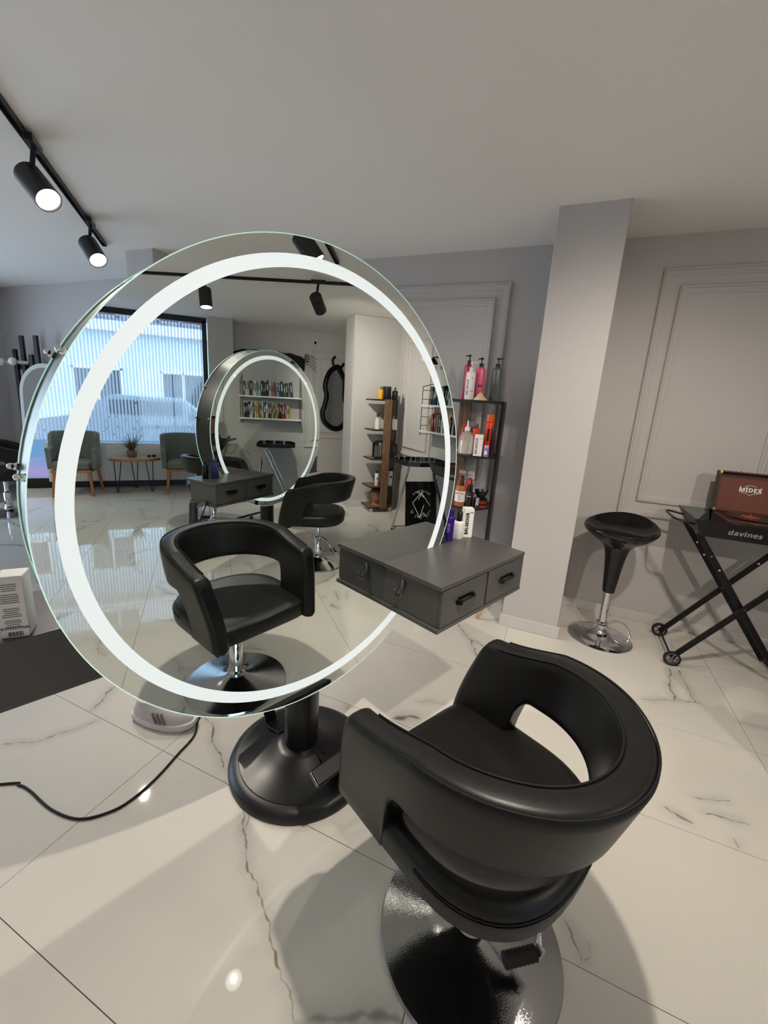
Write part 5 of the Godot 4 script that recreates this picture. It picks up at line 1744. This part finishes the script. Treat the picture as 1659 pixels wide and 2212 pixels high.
func recess_things() -> void:
	# wavy black framed mirror on the east wall behind the far pillar
	var o := thing("wavy_mirror", "tall wall mirror in a glossy black wavy frame", "mirror", Vector3(X1, 0, -3.02), -PI / 2)
	var out := [Vector3(-0.02, 2.05, 0), Vector3(0.1, 1.98, 0), Vector3(0.17, 1.86, 0), Vector3(0.2, 1.7, 0), Vector3(0.17, 1.55, 0), Vector3(0.2, 1.38, 0), Vector3(0.24, 1.25, 0), Vector3(0.2, 1.1, 0), Vector3(0.08, 1.0, 0), Vector3(-0.06, 0.98, 0), Vector3(-0.18, 1.07, 0), Vector3(-0.24, 1.22, 0), Vector3(-0.23, 1.36, 0), Vector3(-0.17, 1.52, 0), Vector3(-0.16, 1.68, 0), Vector3(-0.15, 1.84, 0), Vector3(-0.09, 1.95, 0)]
	var poly := PackedVector2Array()
	var line := []
	var cyc := out.duplicate()
	for i in cyc.size():
		var p0: Vector3 = cyc[(i - 1 + cyc.size()) % cyc.size()]
		var p1: Vector3 = cyc[i]
		var p2: Vector3 = cyc[(i + 1) % cyc.size()]
		var p3: Vector3 = cyc[(i + 2) % cyc.size()]
		for k in 5:
			var p := p1.cubic_interpolate(p2, p0, p3, k / 5.0)
			line.append(Vector3(p.x, p.y, 0.035))
			poly.append(Vector2(p.x, -p.y))
	var m := M.new()
	tube(m, line, 0.045, 12, true)
	# the two curled horns on top
	tube(m, smooth_pts([Vector3(-0.03, 2.03, 0.035), Vector3(0.06, 2.08, 0.035), Vector3(0.07, 2.17, 0.035), Vector3(0.03, 2.22, 0.035)], 5), 0.022, 10)
	tube(m, smooth_pts([Vector3(-0.03, 2.03, 0.035), Vector3(-0.09, 2.06, 0.035), Vector3(-0.13, 2.12, 0.035)], 5), 0.022, 10)
	part("frame", m, mat("gloss black", Color.WHITE), o)
	m = M.new()
	prism(m, poly, 0.012, 0.02, Transform3D(Basis(Vector3.RIGHT, PI / 2), Vector3.ZERO))
	part("glass", m, mat("mirror", Color.WHITE), o)
	# long black covered unit high on the wall
	o = thing("covered_wall_unit", "long black cloth covered unit high on the wall behind the mirror station", "wall unit", Vector3(X1, 1.9, -1.85), -PI / 2)
	m = M.new()
	var rings := []
	for i in 24:
		var t := i / 23.0
		var xx := lerpf(-0.58, 0.58, t)
		var s := 1.0 - 0.25 * pow(absf(t * 2.0 - 1.0), 6.0)
		var w := 0.012 * sin(i * 1.7)
		var ring := []
		for e in [[0.0, 0.01], [0.14, 0.02], [0.2, 0.08], [0.21, 0.2], [0.16, 0.285], [0.06, 0.3], [0.0, 0.295]]:
			ring.append(Vector3(xx, (e[1] + w * 0.5) * s, maxf(0.0, e[0] * s + w * (1.0 if e[0] > 0 else 0.0))))
		rings.append(ring)
	loft(m, rings, true, true)
	part("cover", m, mat("black cloth", Color(0.035, 0.035, 0.037), 0.85), o)
	for k in 4:
		m = M.new()
		tube(m, smooth_pts([Vector3(-0.57, 0.16 + 0.03 * k, 0.1), Vector3(-0.68, 0.13 + 0.05 * k, 0.11), Vector3(-0.8, 0.02 + 0.07 * k, 0.07)], 4), 0.004, 6)
		part("wire", m, mat("red brown wire", Color(0.25, 0.12, 0.1), 0.6), o)
	# security camera with conduit and junction box
	o = thing("security_camera", "small white security camera high on the wall with a cable to a junction box", "camera", Vector3(X1, 2.42, -2.63), -PI / 2)
	m = M.new()
	cyl(m, Vector3(0, 0, 0), Vector3(0, 0, 0.05), 0.035, 20)
	sphere(m, Vector3(0, -0.01, 0.08), Vector3(0.045, 0.045, 0.045), 18, 12)
	part("housing", m, mat("white plastic", Color.WHITE), o)
	m = M.new()
	sphere(m, Vector3(0.012, -0.016, 0.105), Vector3(0.026, 0.026, 0.024), 14, 10)
	part("lens", m, mat("gloss black", Color.WHITE), o)
	m = M.new()
	tube(m, [Vector3(0, -0.02, 0.012), Vector3(0.03, -0.15, 0.012), Vector3(0.06, -0.27, 0.012)], 0.012, 8)
	part("cable_duct", m, mat("grey wall paint", Color.WHITE), o)
	m = M.new()
	box(m, Vector3(0.14, -0.27, 0.03), Vector3(0.07, 0.13, 0.06), 0.01)
	part("junction_box", m, mat("grey box", Color(0.42, 0.45, 0.43), 0.5), o)
	# small black wall lamp above the bookshelf
	o = thing("wall_hook_lamp", "small black cone lamp on the grey wall above the books", "lamp", Vector3(2.28, 1.98, ZN))
	m = M.new()
	cyl(m, Vector3(0, 0, 0), Vector3(0, 0, 0.02), 0.03, 16)
	tube(m, [Vector3(0, 0, 0.015), Vector3(0, 0.03, 0.08), Vector3(0, 0.02, 0.13)], 0.006, 8)
	part("bracket", m, mat("black metal", Color.WHITE), o)
	m = M.new()
	lathe(m, [Vector2(0.06, -0.05), Vector2(0.012, 0.02), Vector2(0, 0.022)], 24, Transform3D(Basis.IDENTITY, Vector3(0, 0, 0.13)))
	part("shade", m, mat("black metal", Color.WHITE), o)

# ---------------------------------------------------------------- far left corner and floor things
func left_things() -> void:
	var o := thing("coat_rack", "dark wooden coat rack with upright posts and white knobs by the far wall", "coat rack", Vector3(-6.2, 0, -3.2))
	var dk := mat("dark stained wood", Color(0.09, 0.07, 0.07), 0.5)
	for e in [[-0.2, 1.82], [-0.03, 1.98], [0.13, 1.76], [0.26, 1.98]]:
		var m := M.new()
		box(m, Vector3(e[0], e[1] / 2, 0), Vector3(0.07, e[1], 0.03), 0.003)
		part("post", m, dk, o)
	for y in [0.3, 1.1, 1.62]:
		var m := M.new()
		box(m, Vector3(0.03, y, -0.025), Vector3(0.54, 0.08, 0.02), 0.002)
		part("rail", m, dk, o)
	for e in [[-0.2, 1.65], [0.05, 1.66]]:
		var m := M.new()
		cyl(m, Vector3(e[0], e[1], 0.0), Vector3(e[0] - 0.06, e[1] + 0.0, 0.09), 0.02, 12)
		sphere(m, Vector3(e[0] - 0.08, e[1] + 0.005, 0.12), Vector3(0.055, 0.048, 0.045), 14, 10)
		part("knob", m, mat("white plastic", Color.WHITE), o)
	# arched floor mirror leaning in front of the rack
	o = thing("arched_screen", "pale framed arched grey screen leaning beside the coat rack", "screen", Vector3(-5.75, 0, -3.1), 0.25)
	var poly := PackedVector2Array()
	var inner := PackedVector2Array()
	for k in 25:
		var a := PI * k / 24.0
		poly.append(Vector2(cos(a) * 0.36, -1.3 - sin(a) * 0.36))
		inner.append(Vector2(cos(a) * 0.31, -1.3 - sin(a) * 0.31))
	poly.append_array([Vector2(-0.36, -0.02), Vector2(0.36, -0.02)])
	inner.append_array([Vector2(-0.31, -0.08), Vector2(0.31, -0.08)])
	var up := Transform3D(Basis(Vector3.RIGHT, PI / 2 - 0.05), Vector3.ZERO)
	var m := M.new()
	prism(m, poly, 0.0, 0.03, up)
	part("frame", m, mat("pale frame", Color(0.74, 0.72, 0.69), 0.5), o)
	m = M.new()
	prism(m, inner, 0.028, 0.034, up)
	part("panel", m, mat("grey felt", Color(0.5, 0.48, 0.46), 0.8), o)
	# wall bracket glimpsed over the rim
	o = thing("wall_bracket", "black bent tube bracket on the wall right of the coat rack", "bracket", Vector3(-5.0, 2.0, ZN))
	m = M.new()
	tube(m, smooth_pts([Vector3(-0.12, -0.35, 0.03), Vector3(-0.12, -0.02, 0.03), Vector3(-0.05, 0.06, 0.03), Vector3(0.3, 0.06, 0.03), Vector3(0.37, -0.02, 0.03), Vector3(0.37, -0.35, 0.03)], 5), 0.02, 10)
	part("tube", m, mat("black metal", Color.WHITE), o)
	# sneaker behind the mirror stand
	o = thing("sneaker", "white running shoe with grey stripes on the floor behind the mirror stand", "shoe", Vector3(-1.455, 0, -1.115), 1.877)
	m = M.new()
	var rings := []
	for lv in [[0.0, 0.0, 0.003], [0.012, 0.008, 0.0], [0.034, 0.006, 0.0]]:
		var ring := []
		for k in 40:
			var a := TAU * k / 40
			var z := sin(a) * 0.148
			var w := 0.047 + 0.008 * sin(z * 14.0 + 0.4) - 0.012 * smoothstep(0.06, 0.15, -z)
			ring.append(Vector3(signf(cos(a)) * pow(absf(cos(a)), 0.7) * (w + lv[1]), lv[0] + 0.012 * smoothstep(0.09, 0.15, absf(z)) * (1.0 if lv[0] < 0.01 else 0.4), z * (1.0 + lv[1] * 2.0)))
		rings.append(ring)
	loft(m, rings, true, true)
	part("sole", m, mat("shoe sole", Color(0.84, 0.81, 0.8), 0.6), o)
	m = M.new()
	rings = []
	for lv in [[0.03, 1.0, 0.142], [0.05, 0.98, 0.138], [0.07, 0.86, 0.12], [0.085, 0.72, 0.09], [0.1, 0.6, 0.06], [0.11, 0.55, 0.05]]:
		var ring := []
		for k in 40:
			var a := TAU * k / 40
			var z: float = sin(a)
			# the upper climbs towards the heel (negative z)
			var zz: float = z * lv[2] - (0.142 - lv[2]) * 0.75
			var w: float = (0.05 + 0.006 * sin(zz * 14.0)) * lv[1]
			ring.append(Vector3(cos(a) * w, lv[0], zz))
		rings.append(ring)
	loft(m, rings, true, true)
	var up2 := part("upper", m, mat("shoe mesh", Color(0.8, 0.77, 0.76), 0.85), o)
	for k in 6:
		var sd := 1.0 if k < 3 else -1.0
		var kz := (k % 3) * 0.02
		m = M.new()
		tube(m, [Vector3(sd * 0.053, 0.04, kz), Vector3(sd * 0.05, 0.06, kz - 0.012), Vector3(sd * 0.04, 0.078, kz - 0.025)], 0.005, 6)
		part("stripe", m, mat("shoe stripe", Color(0.45, 0.42, 0.4), 0.7), up2)
	# power cord
	var cord := [Vector2(-1.12, -1.36), Vector2(-1.25, -1.33), Vector2(-1.341, -1.224), Vector2(-1.275, -1.118), Vector2(-1.257, -1.018), Vector2(-1.239, -0.905), Vector2(-1.239, -0.808), Vector2(-1.263, -0.737), Vector2(-1.334, -0.671), Vector2(-1.454, -0.651), Vector2(-1.594, -0.66), Vector2(-1.656, -0.655), Vector2(-1.718, -0.627), Vector2(-2.2, -0.3), Vector2(-2.6, 0.3)]
	var pts := []
	for c in cord:
		pts.append(Vector3(c.x, 0.0045, c.y))
	m = M.new()
	tube(m, smooth_pts(pts, 6), 0.0042, 8)
	single("power_cord", m, mat("rubber", Color.WHITE), "black power cord curling over the tiles from the mirror stand", "cord")
	# short batten leaning by the pillar foot
	m = M.new()
	box(m, Vector3(0, 0.13, 0), Vector3(0.02, 0.26, 0.03), 0.002)
	var bt := single("wooden_batten", m, mat("pale wood", Color.WHITE), "short pale wooden batten leaning at the foot of the pillar", "batten", Vector3(-0.36, 0.004, -2.8), 0.0)
	bt.rotation.z = -0.35

# ---------------------------------------------------------------- scene
func _ready() -> void:
	# camera: calibrated on the tile grid
	var cam := Camera3D.new()
	cam.name = "camera"
	var f := 900.907
	cam.near = 0.05
	cam.far = 100.0
	cam.projection = Camera3D.PROJECTION_FRUSTUM
	cam.keep_aspect = Camera3D.KEEP_HEIGHT
	cam.size = 0.05 * 2212.0 / f
	cam.frustum_offset = Vector2(0.05 * 10.567 / f, -0.05 * 27.99 / f)
	cam.transform = Transform3D(Basis(Vector3.UP, 0.39823) * Basis(Vector3.RIGHT, -0.23206) * Basis(Vector3(0, 0, 1), 0.062255), Vector3(0, 1.475, 0))
	add_child(cam)
	cam.current = true
	# daylight outside
	var sky := ProceduralSkyMaterial.new()
	sky.sky_top_color = Color(0.66, 0.78, 0.9)
	sky.sky_horizon_color = Color(0.78, 0.86, 0.93)
	sky.ground_horizon_color = Color(0.78, 0.85, 0.92)
	sky.ground_bottom_color = Color(0.76, 0.84, 0.93)
	sky.sky_energy_multiplier = 1.0
	sky.ground_energy_multiplier = 1.0
	var sk := Sky.new()
	sk.sky_material = sky
	var env := Environment.new()
	env.background_mode = Environment.BG_SKY
	env.sky = sk
	env.background_energy_multiplier = 9.0
	env.tonemap_mode = Environment.TONE_MAPPER_LINEAR
	env.tonemap_exposure = 0.94
	env.sdfgi_enabled = true
	env.ssao_enabled = true
	env.ssil_enabled = true
	var we := WorldEnvironment.new()
	we.name = "world"
	we.environment = env
	add_child(we)
	make_materials()
	make_floor()
	make_shell()
	make_window()
	# tracks and spotlights
	var warm := Color(1.0, 0.96, 0.9)
	var E := 1.5
	track("black lamp track running diagonally towards the far pillar", Vector3(-1.0, HC, 0.09), Vector3(-3.66, HC, -2.56))
	track("black lamp track above the styling chair", Vector3(-0.55, HC, -0.83), Vector3(1.6, HC, -1.9))
	track("black lamp track over the second mirror station", Vector3(3.0, HC, -0.2), Vector3(2.12, HC, -2.3))
	var da := Vector3(-1, 0, -1)
	spot("lit black spotlight nearer the middle of the diagonal track", Vector3(-2.47, 2.37, -1.42), Vector3(0.74, -0.72, -0.05), da, E * 1.7, warm, 56.0)
	spot("lit black spotlight at the far end of the diagonal track", Vector3(-3.2, 2.37, -2.15), Vector3(0.7, -0.74, 0.08), da, E * 1.7, warm, 56.0)
	var db := Vector3(2.15, 0, -1.07)
	spot("lit black spotlight right above the styling chair", Vector3(0.02, 2.4, -0.9), Vector3(-0.1, -1, 0.0), db, E * 1.9, warm, 62.0)
	spot("lit black spotlight turned to the pillar and panelled wall", Vector3(0.72, 2.36, -1.46), Vector3(-0.45, -1.5, -1.1), db, E * 1.4, warm, 60.0)
	var dc := Vector3(-0.88, 0, -2.1)
	spot("lit black spotlight at the window end of the last track", Vector3(2.6, 2.36, -0.89), Vector3(-0.2, -0.97, -0.05), dc, E * 1.3, warm)
	spot("lit black spotlight turned to the far pillar", Vector3(2.15, 2.36, -1.88), Vector3(1.3, -1.05, -0.95), dc, E * 3.0, warm, 58.0)
	track("short black lamp track behind the styling chair", Vector3(1.2, HC, 0.4), Vector3(2.4, HC, 0.4))
	track("black lamp track in the front half of the salon", Vector3(-3.2, HC, 2.2), Vector3(4.6, HC, 2.2))
	var fr := {-2.6: "at the entrance end", -0.9: "left of the middle", 0.9: "right of the middle", 2.7: "second from the window end", 4.2: "at the window end"}
	for e in fr:
		spot("lit black spotlight %s of the long front track" % fr[e], Vector3(e, 2.36, 2.2), Vector3(0.0, -1, 0.1), Vector3(1, 0, 0), 2.8, warm)
	spot("lit black spotlight on the short track turned to the folding trolley", Vector3(2.0, 2.36, 0.4), Vector3(-0.25, -0.5, -0.83), Vector3(1, 0, 0), E * 2.0, warm, 40.0)
	# mirror stations
	var th := 1.18576
	var n1 := Vector3(sin(th), 0, cos(th))
	var st1 := station("large round lit mirror on a grey pedestal facing the black styling chair", Vector3(-0.716, 0, -1.197) - n1 * 0.09, th, 0.771, 0.828, 0.005)
	var th2 := -2.25
	var n2 := Vector3(sin(th2), 0, cos(th2))
	var st2 := station("round lit mirror station near the street window with a blue bottle on its cabinet", Vector3(2.12, 0, -1.455) - n2 * 0.09, th2, 0.74, 0.80, 0.0)
	# chairs
	var ch := styling_chair("black leather styling chair on a scratched chrome base facing the large mirror", Vector3(-0.035, 0, -0.945), 1.098)
	copy(ch, "black leather styling chair turned aside at the second mirror station", Vector3(1.5, 0, -1.76), PI + 0.36)
	copy(ch, "black leather styling chair on the window side of the second mirror station", Vector3(2.95, 0, -0.9), -0.95)
	copy(ch, "black leather styling chair by the far left wall", Vector3(-5.5, 0, -2.5), -0.6)
	bar_stool()
	folding_trolley()
	record_player()
	shelf_unit("walnut open shelf unit with bottles beside the middle pillar", Vector3(-0.62, 0, -3.2), 0.0, false)
	shelf_unit("walnut open shelf unit in the corner of the far pillar", Vector3(3.22, 0, -3.06), -PI / 2, true)
	make_goods()
	make_station_goods(st1.transform, 0.828)
	second_station_goods(st2.transform, 0.80)
	bookshelf()
	tray_trolley()
	waiting_corner()
	corner_goods()
	recess_things()
	left_things()
